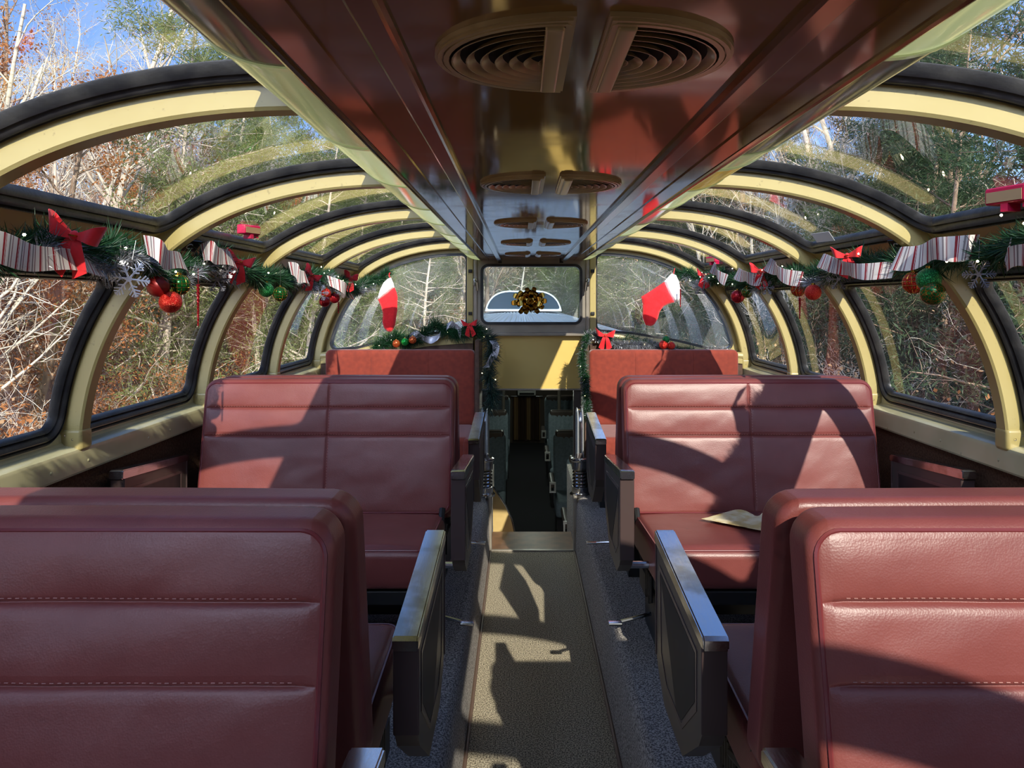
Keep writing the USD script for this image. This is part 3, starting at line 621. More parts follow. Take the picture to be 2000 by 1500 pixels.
M['curtain'] = mat('curtain', {'g': ('geometry', {}), 'x': ('separate_xyz', {}), 'm': ('math', {'math_type': 'multiply', 'value2': 30.0}), 'w': ('math', {'math_type': 'sine'}), 'r': ('rgb_ramp', {'ramp': [(0, S(60, 40, 28)), (.5, S(76, 52, 36)), (.7, S(130, 104, 70)), (1, S(130, 104, 70))]}), 'p': ('principled_bsdf', {'roughness': .9})},
    [('g.position', 'x.vector'), ('x.x', 'm.value1'), ('m.value', 'w.value1'), ('w.value', 'r.fac'), ('r.color', 'p.base_color')])
obj('cloth', gridmesh(np.concatenate([G, G[::-1] + (0, .004, 0)])), M['curtain'], cu); obj('rail', tube([(-.24, 12.24, E - 1.57), (.28, 12.24, E - 1.57)], .012, 8), M['steel'], cu)
au = thing('wall_unit', 'small pale heater unit above the curtain in the lower saloon', 'heater', (.02, 12.2, E - 1.56))
obj('case', rbox((.30, .14, .17), .012, (0, 0, .10)), M['pae'], au); obj('grille', tbox((-.10, -.078, .10), (.10, -.069, .155)), M['dark'], au); obj('grille', tbox((-.12, -.078, .03), (.12, -.069, .06)), M['dark'], au)
for x, nm in ((-.30, 'left'), (.42, 'right')):
    tag(obj('partition_pole', tube([(x, 9.6, LZ), (x, 9.6, E - .6)], .022, 10), M['frame'], None), f'grey metal pole from floor to ceiling, {nm} of the lower saloon aisle', 'pole')
lamp_m = mat('lamp_glass', {'e': ('emission', {'color': (.88, 1.0, .86), 'strength': 60.0})}, surface='e.emission')
for Y, nm in ((5.5, 'nearest the stairs'), (8.2, 'added unseen over the middle row'), (10.6, 'added unseen over the far row')):  # nearest lamp is real, farther two are unseen additions that brighten the saloon
    t = thing('ceiling_lamp', f'round greenish ceiling lamp of the lower saloon, {nm}', 'lamp', (.065, Y, E - .60))
    obj('shade', lathe([(0, -.045), (.03, -.042), (.055, -.026), (.065, 0)], 24), lamp_m, t); obj('ring', lathe([(.062, 0), (.075, 0), (.075, -.010), (.064, -.014), (.062, 0)], 24), M['steel'], t)

# ---------------------------------------------------------------- the train ahead: ribbed roof and a second dome
M['roof'] = noisy('stainless_roof', S(176, 182, 186), S(198, 204, 208), 3, rough=.32, metallic=.75, object_space=False)
xs = np.linspace(-1.42, 1.42, 321); zz = -.36 - .09 * (xs / 1.42) ** 2 + .022 * np.clip(np.cos(xs * 2 * np.pi / .1) * 2.5, -1, 1) / 2
zz[0] = zz[-1] = -1.9
G = np.stack([np.stack([xs, np.full(321, y), E + zz], 1) for y in (5.16, 23.0, 34.0)], 0)
tr = thing('train_roof', 'ribbed stainless roof of the train seen through the small front window', 'train roof')
obj('ribbed_sheet', gridmesh(G), M['roof'], tr, smooth=25); 
td = thing('far_dome', 'second glass dome with two curved windows on the train ahead', 'train dome')
dm = shapely.union_all([sect(.02, -.33), shapely.affinity.scale(sect(.02, -.33), -1, 1, origin=(0, 0))]); dm = shapely.affinity.scale(dm, .86, .95, origin=(0, -.33))
half = shapely.affinity.scale(sect(-.03, -.28), .86, .95, origin=(0, -.33)).intersection(sbox(.10, -.26, 2, 1)).buffer(-.05).buffer(.05)
holes = shapely.union_all([half, shapely.affinity.scale(half, -1, 1, origin=(0, 0))])
obj('front', extrude(sh(dm.difference(holes)), 24.0, 24.1), plain('pale_blue_steel', S(205, 214, 218), .35, .3), td)
obj('dome_body', extrude(sh(dm.buffer(-.05)), 24.12, 30.0), M['roof'], td)
M['darkglass'] = plain('dark_glass', S(28, 48, 62), .35, specular_ior_level=.2)
for g in holes.geoms: obj('window', extrude(sh(g), 24.04, 24.07), M['darkglass'], td)
obj('centre_ridge', rbox((.14, .3, .62), .03, (0, 24.0, E)), plain('pale_ridge', S(215, 222, 225), .35, .3), td)

# ---------------------------------------------------------------- Christmas decorations
def island(name, ramp, rough=.6, metal=0.0, transl=None):
    n = {'g': ('geometry', {}), 'r': ('rgb_ramp', {'ramp': ramp}), 'p': ('principled_bsdf', {'roughness': rough, 'metallic': metal})}; l = [('g.random_per_island', 'r.fac'), ('r.color', 'p.base_color')]
    if not transl: return mat(name, n, l)
    n['t'] = ('translucent_bsdf', {}); n['x'] = ('mix_closure', {'fac': transl}); l += [('r.color', 't.color'), ('p.BSDF', 'x.closure1'), ('t.BSDF', 'x.closure2')]
    return mat(name, n, l, surface='x.closure')
M['needle'] = island('garland_needles', [(0, S(24, 66, 34)), (.5, S(44, 96, 50)), (.85, S(70, 128, 66)), (1, S(120, 160, 100))], .5, 0, .2)
M['needle_dark'] = island('dark_garland_needles', [(0, S(18, 44, 34)), (.6, S(30, 64, 44)), (1, S(54, 92, 58))], .5)
M['tinsel'] = island('silver_tinsel', [(0, S(150, 154, 162)), (.6, S(206, 209, 216)), (1, S(246, 247, 250))], .3, .45)
M['wire'] = plain('dark_green_wire', S(26, 40, 26), .6)
M['bulb'] = mat('fairy_bulb', {'e': ('emission', {'color': (1.0, .78, .45), 'strength': 9.0})}, surface='e.emission')
M['redvelvet'] = noisy('red_velvet', S(200, 14, 26), S(222, 20, 34), 60, rough=.75, sheen_weight=.3)
M['gold'] = plain('gold_foil', S(196, 156, 70), .16, 1.0)
M['stripe'] = mat('striped_ribbon', {'u': ('uvmap', {'attribute': 'st'}), 'x': ('separate_xyz', {}), 'm': ('math', {'math_type': 'multiply', 'value2': 20.0}), 'f': ('math', {'math_type': 'fraction'}),
    'r': ('rgb_ramp', {'interpolate': False, 'ramp': [(0, S(226, 220, 214)), (.20, S(160, 40, 48)), (.32, S(226, 220, 214)), (.36, S(160, 40, 48)), (.40, S(228, 222, 216)), (.60, S(150, 140, 140)), (.70, S(228, 222, 216)), (.80, S(160, 130, 132)), (.88, S(226, 220, 214)), (1, S(226, 220, 214))]}),
    'd': ('principled_bsdf', {'roughness': .7}), 't': ('translucent_bsdf', {}), 'c': ('mix_closure', {'fac': .35})},
    [('u.UV', 'x.vector'), ('x.x', 'm.value1'), ('m.value', 'f.value1'), ('f.value', 'r.fac'), ('r.color', 'd.base_color'), ('r.color', 't.color'), ('d.BSDF', 'c.closure1'), ('t.BSDF', 'c.closure2')], surface='c.closure')

def spline(p, n):
    p = np.asarray(p, float); k = min(3, len(p) - 1); tck, _ = splprep(p.T, s=0, k=k); return np.array(splev(np.linspace(0, 1, n), tck)).T
def bristles(path, n, length, width, rg, lean=.5, core=.004, var=.35, squash=1.0):
    """n thin pointed blades standing all round a path."""
    m = len(path); t, A, B = frames(path); i = rg.uniform(0, m - 1.001, n); k = i.astype(int); fr = (i - k)[:, None]
    p = path[k] * (1 - fr) + path[k + 1] * fr; a = rg.uniform(0, 2 * np.pi, n)[:, None]
    d = np.cos(a) * A[k] + np.sin(a) * B[k] + t[k] * (lean + rg.normal(0, .25, (n, 1))) * rg.choice([1, 1, 1, -.6], n)[:, None]
    d /= np.linalg.norm(d, axis=1, keepdims=True); L = length * (1 + var * rg.normal(0, 1, (n, 1))).clip(.4, 1.7); sd = np.cross(d, rg.normal(0, 1, (n, 3))); sd /= np.linalg.norm(sd, axis=1, keepdims=True) + 1e-9
    b = p + d * core; tip = p + d * L; mid = p + d * L * .55; w = width / 2
    v = np.stack([b - sd * w * .6, b + sd * w * .6, mid + sd * w, tip, mid - sd * w], 1).reshape(-1, 3); o = np.arange(n)[:, None] * 5
    return v, np.vstack([o + [0, 1, 2], o + [0, 2, 4], o + [4, 2, 3]])

def PX(px, py, x):
    """World point at lateral position x (from the car's centre) measured at this pixel."""
    return P(px, py, (x - CX) * F / (px - 1018))
def garland(label, pts, seed, dens=5200, length=.050, needle='needle', tin=(), rib=(), bulbs=20, tdens=2600, tlen=.032, side=0):
    """A needle garland with tinsel, ribbon and fairy lights; tin and rib are spans (from, to) of its length."""
    rg = np.random.default_rng(seed); t = thing('garland', label, 'garland'); p0 = spline(pts, 400); L = np.linalg.norm(np.diff(p0, axis=0), axis=1).sum()
    q = p0.copy(); s = np.linspace(0, L, 400)
    q[:, 2] += .010 * np.sin(s * 21 + seed) + .006 * np.sin(s * 47); q[:, 0] += .010 * np.cos(s * 17 + seed)
    if needle: obj('needles', bristles(q, int(dens * L), length, .0030, rg, .75), M[needle], t, smooth=False); obj('wire', tube(q[::4], .003, 5), M['wire'], t)
    for a, b in tin:
        i, j = int(a * 399), int(b * 399); w = q[i:j + 1].copy(); ph = np.linspace(0, (b - a) * L * 16, len(w)); w[:, 2] += -.024 + .022 * np.sin(ph); w[:, 0] += -side * (.020 + .014 * np.cos(ph))
        obj('tinsel', bristles(w, int(tdens * (b - a) * L), tlen, .0022, rg, .15), M['tinsel'], t, smooth=False)
    for pp, w in rib:
        c = spline([PX(*e) for e in pp], 48); ph = np.linspace(0, 1, 48); c[:, 2] += .004 * np.sin(ph * 13); c[:, 0] -= side * .008 * np.sin(ph * 11)
        wd = np.stack([side * (.25 + .4 * np.sin(ph * 5 + seed)), .2 * np.cos(ph * 6), np.ones(len(c))], 1); wd /= np.linalg.norm(wd, axis=1, keepdims=True)
        v, f, uv = strip(c, wd, w * (1 + .12 * np.sin(ph * 8)), .0012); obj('striped_ribbon', (v, f), M['stripe'], t, smooth=True, uv=uv)
    if bulbs:
        mb = MB(); ks = np.linspace(6, 393, bulbs).astype(int)
        for k in ks:
            o = np.array([-side * .03 + rg.normal(0, .018), 0, rg.normal(.012, .022)]); mb.add(trimesh.creation.icosphere(1, .0036).apply_translation(q[k] + o))
        obj('fairy_lights', mb, M['bulb'], t, kind='stuff')
    return t
GX = 1.125
lp = [(-800, 455), (-480, 480), (-250, 470), (-90, 500), (40, 482), (150, 483), (240, 492), (320, 528), (400, 508), (460, 524), (520, 543), (575, 545), (620, 540), (660, 553), (700, 562)]
left_path = [PX(a, b, -GX) for a, b in lp] + [P(728, 548, 5.0), P(757, 530, 5.02)]
rp = [(3000, 395), (2560, 425), (2230, 440), (2090, 462), (2000, 478), (1930, 492), (1850, 508), (1770, 520), (1700, 512), (1640, 522), (1580, 540), (1520, 536), (1470, 552), (1430, 545), (1400, 540)]
right_path = [PX(a, b, GX) for a, b in rp] + [P(1360, 540, 4.98), P(1318, 532, 5.02)]
garland('green needle garland with striped ribbon and tinsel hanging along the left window eave', left_path, 3, tin=((.17, .44), (.59, .67), (.71, .78), (.90, .97)),
rib=((((-90, 470, -1.05), (0, 488, -1.05), (80, 502, -1.06), (150, 512, -1.08), (210, 520, -1.12)), .055), (((284, 478, -1.07), (305, 492, -1.03), (332, 505, -1.03), (364, 520, -1.07)), .056), (((395, 494, -1.10), (415, 493, -1.05), (435, 500, -1.04), (455, 516, -1.06)), .058), (((566, 524, -1.08), (580, 533, -1.04), (598, 546, -1.05)), .06), (((641, 548, -1.08), (656, 556, -1.04), (674, 570, -1.04), (692, 578, -1.09)), .06)), bulbs=34, side=-1)
garland('dark green needle garland with striped ribbon and tinsel hanging along the right window eave', right_path, 8, needle='needle', tin=((.42, .55), (.63, .69), (.88, .98)),
rib=((((2080, 500, 1.08), (2030, 488, 1.05), (1990, 500, 1.05), (1962, 486, 1.08)), .055), (((1750, 506, 1.03), (1775, 503, 1.02), (1815, 492, 1.04), (1858, 484, 1.06), (1900, 484, 1.12)), .066), (((1604, 514, 1.08), (1625, 516, 1.05), (1655, 527, 1.05), (1700, 528, 1.05), (1742, 528, 1.09)), .052), (((1497, 518, 1.08), (1515, 527, 1.04), (1535, 538, 1.04), (1562, 546, 1.07)), .06), (((1440, 533, 1.09), (1458, 541, 1.05), (1484, 546, 1.06)), .06), (((1394, 522, 1.09), (1402, 534, 1.05), (1416, 548, 1.06)), .06)), bulbs=44, side=1)
garland('short green garland with silver ribbon lying on the left bulkhead ledge under the stocking', [P(a, b, 4.965) for a, b in ((728, 678), (752, 668), (775, 663), (800, 664), (826, 652), (850, 640), (880, 648), (915, 646), (942, 656))], 11, dens=6500, length=.062,
        tin=((.05, .2),), bulbs=8, side=0)
garland('dark green garland hanging down the left side of the stairwell with fairy lights', [P(a, b, 4.72) for a, b in ((945, 655), (957, 672), (960, 710), (956, 745), (960, 775), (952, 800))], 12, dens=4600, length=.062, needle='needle_dark', tin=((.25, .34), (.6, .7)), bulbs=8, side=0, tdens=1500)
garland('silver tinsel garland lying on the right bulkhead ledge under the other stocking', [P(a, b, 4.965) for a, b in ((1142, 655), (1180, 657), (1230, 662), (1280, 673), (1330, 682), (1380, 688), (1425, 690))], 13, dens=900, length=.035, tin=((0, 1),), tdens=9000, tlen=.036, bulbs=6)
garland('green and silver tinsel garland hanging down the right side of the stairwell', [P(a, b, 4.74) for a, b in ((1150, 658), (1142, 680), (1138, 720), (1141, 755), (1150, 790), (1152, 815))], 14, dens=5200, length=.036, tin=((0, 1),), tdens=2200, tlen=.028, bulbs=7)
rg = np.random.default_rng(2)
# silver gauze ribbon on the left ledge
M['silvercloth'] = plain('silver_gauze', S(176, 176, 184), .35, .5)
for nm, pts, w in (('lying among needles on the left bulkhead ledge', ((800, 660), (815, 654), (830, 662), (850, 662), (860, 652)), .05), ('draped beside the red bow on the left bulkhead ledge', ((872, 640), (885, 634), (895, 643), (900, 655)), .05), ('trailing down the dark garland on the left of the stairwell', ((962, 665), (967, 690), (958, 705), (950, 718)), .045)):
    c = spline([P(a, b, 4.70 if 'trail' in nm else 4.94) for a, b in pts], 40); ph = np.linspace(0, 1, 40); wd = np.stack([.3 * np.sin(ph * 9), .5 * np.cos(ph * 8), np.ones(40)], 1); wd /= np.linalg.norm(wd, axis=1, keepdims=True)
    if 'trail' in nm: wd = wd[:, [2, 1, 0]]
    v, f, uv = strip(c, wd, w, .0012); tag(obj('silver_ribbon', (v, f), M['silvercloth'], None, smooth=True), 'silver gauze ribbon ' + nm, 'ribbon')

def bow(loc, label, s=1.0, rz=0.0, ry=0.0, mt='redvelvet', edge=False):
    """Two loops, two tails and a tied knot; faces -y."""
    t = thing('red_bow', label, 'bow', loc, rz, ry=ry, s=s, group=None); r = np.random.default_rng(int(abs(loc[0] * 1000 + loc[1] * 77)))
    for sg in (-1, 1):
        u = np.linspace(0, 1, 25); x = sg * (.052 * np.sin(np.pi * np.clip(u, 0, 1)) ** .8); y = .016 * np.sin(2 * np.pi * u) - .012; z = .012 * np.sin(np.pi * u) + (.010 if sg < 0 else -.002) * np.sin(np.pi * u) ** 2
        p = np.stack([x, y, z], 1); w = .010 + .036 * np.sin(np.pi * u) ** .9; p[:, 1] += .002 * np.sin(u * 23)
        wd = np.stack([.28 * sg * np.sin(np.pi * u), 0 * u, np.ones(25)], 1); wd /= np.linalg.norm(wd, axis=1, keepdims=True)
        v, f, uv = strip(p, wd, w, .0016); obj('loop', (v, f), M[mt], t, smooth=True)
        u = np.linspace(0, 1, 14); p = np.stack([sg * (.004 + .020 * u ** .8), -.008 - .006 * np.sin(u * 5), -.080 * u], 1)
        wd = np.stack([np.ones(14), .3 * np.sin(u * 4 + sg), .15 * sg + .5 * sg * (u > .9)], 1); wd /= np.linalg.norm(wd, axis=1, keepdims=True)
        v, f, uv = strip(p, wd, .010 + .026 * u ** .7, .0016); obj('tail', (v, f), M[mt], t, smooth=True)
    k = trimesh.creation.icosphere(2, 1.0); obj('knot', (np.array(k.vertices) * (.009, .010, .011) + (0, -.012, .001), k.faces), M[mt], t, smooth=True)
    obj('gold_tie', tube(np.array([(.0095 * math.cos(a), -.012 - .011 * math.sin(a), .001) for a in np.linspace(0, 2 * np.pi, 13)[:-1]]), .0016, 5, closed=True), M['gold'], t)
    return t
bow(PX(150, 462, -1.07), 'large red velvet bow at the near end of the left eave garland', 1.08, .1, .22)
bow(PX(466, 512, -1.08), 'red velvet bow on the left eave garland beyond the dark snowflake', .92, .75, .2)
bow(PX(607, 538, -1.08), 'red velvet bow between two striped ribbons midway along the left eave garland', .9, .9, .5)
bow(PX(683, 543, -1.08), 'thin red velvet bow near the far end of the left eave garland', .95, 1.1, .1)
bow(PX(1656, 500, 1.08), 'red velvet bow at the nearest striped ribbon fold of the right eave garland', .9, -.6, -.1)
bow(PX(1488, 530, 1.08), 'red velvet bow hanging midway along the right eave garland', 1.0, -.9, 0)
bow(PX(1377, 538, 1.10), 'red ribbon bow beside the right stocking on the eave garland', .95, -.4, .1)
bow(P(917, 634, 4.93), 'red bow at the stairwell end of the left bulkhead ledge', .95, 0, -.1)
bow(P(1182, 655, 4.93), 'red bow at the stairwell end of the right bulkhead ledge', 1.15, 0, .0)

# baubles
gl = lambda name, c1, c2, metal: mat(name, {'t': ('texture_coordinate', {}), 'v': ('voronoi_texture', {'scale': 420.0}), 'r': ('rgb_ramp', {'ramp': [(0, c1), (.6, c1), (1, c2)]}), 'b': ('bump', {'strength': .9, 'distance': .002}), 'p': ('principled_bsdf', {'roughness': .28, 'metallic': metal})},
     [('t.object', 'v.vector'), ('v.color', 'r.fac'), ('r.color', 'p.base_color'), ('v.distance', 'b.height'), ('b.normal', 'p.normal')])
M['b_red'] = plain('dark_red_bauble', S(118, 16, 18), .38, .35); M['b_redglitter'] = gl('red_glitter', S(190, 30, 22), S(245, 110, 80), .55); M['b_greenglitter'] = gl('green_glitter', S(10, 90, 40), S(70, 200, 110), .55)
M['b_green'] = plain('green_bauble', S(20, 96, 40), .14, .7); M['b_ribbed'] = plain('ribbed_red_bauble', S(150, 22, 34), .25, .6); M['b_copper'] = plain('copper_bauble', S(200, 96, 50), .14, .7); M['b_lime'] = plain('bright_green_bauble', S(30, 150, 60), .14, .6)
M['b_mosaic'] = mat('mosaic_bauble', {'t': ('texture_coordinate', {}), 'v': ('voronoi_texture', {'scale': 120.0, 'feature': 'distance_to_edge'}), 'r': ('rgb_ramp', {'ramp': [(0, S(150, 110, 40)), (.06, S(90, 60, 26)), (.12, S(20, 84, 34)), (1, S(40, 130, 56))]}), 'p': ('principled_bsdf', {'roughness': .2, 'metallic': .6})},
     [('t.object', 'v.vector'), ('v.distance', 'r.fac'), ('r.color', 'p.base_color')])
def bauble(loc, r, kind, label, up=.05):
    t = thing('bauble', label, 'bauble', loc); g = trimesh.creation.icosphere(4, r); v = np.array(g.vertices)
    if kind == 'ribbed': th = np.arctan2(v[:, 1], v[:, 0]); v = v * (1 + .05 * np.abs(np.cos(th * 7))[:, None] * (1 - (v[:, 2:] / r) ** 2))
    m = {'plaid': 'b_green', 'redplaid': 'b_redglitter'}.get(kind, 'b_' + kind)
    b = obj('ball', (v, g.faces), M[m], t, smooth=True)
    if 'plaid' in kind:
        for k in range(7): a = np.linspace(0, 2 * np.pi, 29)[:-1]; c = math.cos(np.pi * k / 7); d = math.sin(np.pi * k / 7); obj('gold_line', tube(np.stack([r * np.cos(a) * c, r * np.cos(a) * d, r * np.sin(a)], 1), r * .035, 5, closed=True), M['gold'], b)
        for z in (-.66, -.3, .08, .46, .76): a = np.linspace(0, 2 * np.pi, 29)[:-1]; q = r * math.sqrt(1 - z * z); obj('gold_line', tube(np.stack([q * np.cos(a), q * np.sin(a), 0 * a + r * z], 1), r * .035, 5, closed=True), M['gold'], b)
    obj('cap', lathe([(r * .22, r * .94), (r * .24, r * .97), (r * .22, r * 1.16), (0, r * 1.18)], 14), M['gold'], t)
    obj('hanger', tube(np.array([(0, 0, r * 1.15), (.002, 0, r * 1.15 + up * .5), (0, 0, r * 1.15 + up)]), .0011, 5), M['wire'], t)
    return t
for px, py, x, r, k, lab in ((309, 559, -1.10, .031, 'red', 'dark red bauble, upper left of the nearest cluster on the left side'), (350, 556, -1.07, .030, 'plaid', 'green bauble with gold lattice, upper right of the nearest left cluster'), (333, 590, -1.07, .031, 'redglitter', 'bright red glitter bauble at the bottom of the nearest left cluster'),
      (520, 566, -1.10, .030, 'greenglitter', 'green glitter bauble in the middle cluster on the left side'), (547, 574, -1.07, .030, 'plaid', 'gold and green lattice bauble in the middle cluster on the left side'),
      (637, 572, -1.10, .026, 'redglitter', 'upper small red bauble of the far left cluster by the white snowflake'), (634, 589, -1.08, .027, 'ribbed', 'ribbed red bauble lower left in the far left cluster'), (653, 582, -1.07, .028, 'ribbed', 'ribbed red bauble lower right in the far left cluster'),
      (1785, 552, 1.10, .032, 'redplaid', 'red bauble with gold lattice in the nearest cluster on the right side'), (1814, 546, 1.07, .033, 'greenglitter', 'plain green glitter bauble on top of the nearest right cluster'), (1822, 573, 1.07, .033, 'mosaic', 'green mosaic bauble at the bottom of the nearest right cluster'),
      (1559, 565, 1.10, .030, 'redplaid', 'gold latticed red bauble in the middle cluster on the right side'), (1588, 571, 1.07, .031, 'redglitter', 'plain red bauble in the middle cluster on the right side'),
      (1441, 579, 1.08, .035, 'ribbed', 'ribbed red bauble in the far cluster on the right side'), (1459, 571, 1.10, .029, 'mosaic', 'green mosaic bauble in the far cluster on the right side')):
    bauble(PX(px, py, x), r, k, lab, .07)
for px, py, r, k, lab in ((774, 671, .026, 'copper', 'left copper bauble on the left bulkhead ledge'), (791, 668, .026, 'lime', 'bright green bauble between two copper ones on the left bulkhead ledge'), (806, 664, .026, 'copper', 'right copper bauble on the left bulkhead ledge'),
      (1296, 673, .030, 'redglitter', 'left red bauble on the right bulkhead ledge'), (1311, 675, .026, 'redglitter', 'right red bauble on the right bulkhead ledge'), (1301, 663, .024, 'greenglitter', 'green bauble above two red ones on the right bulkhead ledge')):
    bauble(P(px, py, 4.90), r, k, lab, .01)

def snowflake(loc, R, label, mt, rz=0.0, seed=0, ry=0.0):
    mb = MB()
    for k in range(6):
        a = k * math.pi / 3; c, s_ = math.cos(a), math.sin(a)
        def bar(p, q, w): mb.add(*tube(np.array([(p[0] * c - p[1] * s_, 0, p[0] * s_ + p[1] * c), (q[0] * c - q[1] * s_, 0, q[0] * s_ + q[1] * c)]), w, 5))
        bar((0, 0), (R, 0), R * .055)
        for d, l in ((.38, .26), (.58, .34), (.76, .24), (.9, .12)):
            for sg in (-1, 1): bar((R * d, 0), (R * (d + l * .6), sg * R * l * .8), R * .042)
    mb.add(*lathe([(0, -.003), (R * .16, -.003), (R * .16, .003), (0, .003)], 6, 'y'))
    mb.add(*tube(np.array([(0, 0, R), (0, .004, R + .05)]), .0008, 4))
    t = thing('snowflake', label, 'snowflake', loc, rz, ry=ry); obj('flake', mb, M[mt], t); return t
M['snow_white'] = plain('white_glitter', S(252, 252, 254), .3, .1); M['snow_grey'] = plain('grey_glitter', S(116, 116, 124), .3, .4)
snowflake(PX(252, 545, -1.07), .050, 'sparkling white snowflake hanging in front of the nearest left rib', 'snow_white', .2, ry=.15)
snowflake(PX(222, 540, -1.16), .036, 'grey snowflake partly behind the sparkling white one on the left', 'snow_grey', .3)
snowflake(PX(424, 546, -1.10), .045, 'dark flat snowflake against the left window beyond the red baubles', 'snow_grey', .1)
snowflake(PX(444, 530, -1.06), .026, 'little white snowflake tucked under the left garland beside a bow', 'snow_white', .4)
snowflake(PX(625, 572, -1.07), .042, 'white snowflake beside the far left bauble cluster', 'snow_white', .3)
snowflake(PX(1638, 545, 1.10), .042, 'grey snowflake hanging below the nearest bow on the right', 'snow_grey', -.5)
snowflake(PX(1912, 536, 1.10), .040, 'pale grey snowflake hanging near the right edge by the rib', 'snow_grey', -.9)
snowflake(PX(1498, 562, 1.08), .036, 'grey snowflake below the middle right bow', 'snow_grey', -.7)
snowflake(P(1368, 560, 4.9), .055, 'grey snowflake hanging to the right of the tilted stocking', 'snow_grey', -.4)

def icicle(loc, L, label, r=.0042):
    a = np.linspace(0, L / .012 * np.pi, int(L / .0015)); z = -np.linspace(0, L, len(a)); tp = np.linspace(1, .55, len(a)); mb = MB()
    for o in (0, np.pi): mb.add(*tube(np.stack([r * .7 * tp * np.cos(a + o), r * .7 * tp * np.sin(a + o), z], 1), r * .62 * tp, 5))
    mb.add(*tube(np.array([(0, 0, 0), (0, 0, .05)]), .0008, 4)); t = thing('icicle', label, 'ornament', loc); obj('rod', mb, M['b_ribbed'], t, smooth=60)
icicle(PX(387, 556, -1.07), .128, 'long twisted red icicle hanging beside the nearest left baubles')
icicle(PX(661, 590, -1.07), .06, 'short twisted red icicle below the far left baubles')
icicle(PX(1562, 582, 1.08), .085, 'twisted red icicle below the middle right baubles')
icicle(P(1329, 565, 4.88), .12, 'thin red icicle hanging beside the cuff of the right stocking')

# stockings
def pillow(poly, th, r, h=.007):
    """A stuffed flat shape in (x, z), thickness along y."""
    poly = poly.buffer(0); b = poly.exterior; pts = [b.interpolate(d).coords[0] for d in np.arange(0, b.length, h)]; x0, z0, x1, z1 = poly.bounds
    g = np.stack(np.meshgrid(np.arange(x0, x1, h), np.arange(z0, z1, h)), -1).reshape(-1, 2); inner = poly.buffer(-h * .6); g = g[shapely.contains_xy(inner, g[:, 0], g[:, 1])]
    q = np.vstack([pts, g]); tri = Delaunay(q).simplices; c = q[tri].mean(1); tri = tri[shapely.contains_xy(poly, c[:, 0], c[:, 1])]
    d = shapely.distance(b, shapely.points(q)); y = th * np.sqrt(np.clip(1 - (1 - np.clip(d / r, 0, 1)) ** 2, 0, 1)); y = y * (1 + .35 * (meshkit.fbm(np.stack([q[:, 0] * 22, q[:, 1] * 22, 0 * y], -1), 3, 4) - .5)) + .0012
    e1, e2 = q[tri[:, 1]] - q[tri[:, 0]], q[tri[:, 2]] - q[tri[:, 0]]; tri = np.where(((e1[:, 0] * e2[:, 1] - e1[:, 1] * e2[:, 0]) < 0)[:, None], tri[:, ::-1], tri)
    n = len(q); v = np.vstack([np.stack([q[:, 0], -y, q[:, 1]], 1), np.stack([q[:, 0], y, q[:, 1]], 1)]); k = len(pts); i = np.arange(k); j = (i + 1) % k
    return v, np.vstack([tri, tri[:, ::-1] + n, np.stack([i, i + n, j], 1), np.stack([j, i + n, j + n], 1)])
M['redfelt'] = noisy('red_felt', S(226, 14, 26), S(238, 24, 36), 80, rough=.85, bump=.3, bscale=500, dist=.001, sheen_weight=.4); M['whitefur'] = noisy('white_plush', S(232, 230, 232), S(246, 245, 246), 60, rough=.9, bump=.6, bscale=260, dist=.003)
def stocking(label, red, cuff, ox, oy, sc, Y, loop):
    f = lambda l: Polygon([P(ox + a * sc, oy + b * sc, Y)[[0, 2]] for a, b in l])
    t = thing('stocking', label, 'stocking', (0, Y, 0)); r = f(red).buffer(.008).buffer(-.008)
    obj('sock', pillow(r, .020, .035), M['redfelt'], t, smooth=True); obj('cuff', pillow(f(cuff).buffer(.006).buffer(-.006), .024, .03), M['whitefur'], t, smooth=True)
    p = np.array([P(ox + a * sc, oy + b * sc, Y) - (0, Y, 0) for a, b in loop]); obj('hanging_loop', strip(spline(p, 12), np.array([(.7, .7, 0)]), .008, .0016)[:2], M['redfelt'], t)
stocking('red stocking with white cuff hanging straight down at the far end of the left garland', ((272, 606), (400, 520), (500, 432), (530, 500), (547, 570), (542, 760), (512, 960), (480, 1035), (450, 1060), (405, 1052), (360, 1010), (335, 930), (342, 800), (310, 690)),
         ((265, 590), (300, 470), (350, 370), (420, 310), (455, 300), (490, 380), (506, 440), (400, 528), (285, 615)), 700, 500, .14, 4.97, ((455, 310), (430, 280), (440, 230)))
stocking('red stocking with white cuff hanging tilted at the far end of the right garland', ((1042, 298), (1105, 430), (1162, 530), (1090, 552), (1035, 580), (990, 640), (970, 720), (930, 785), (890, 806), (830, 792), (795, 710), (797, 560), (780, 468), (890, 400)),
         ((1128, 198), (1080, 250), (1042, 290), (1090, 420), (1162, 535), (1215, 510), (1235, 420), (1215, 300), (1180, 220)), 1120, 500, .17, 4.95, ((1150, 215), (1155, 180), (1165, 140)))

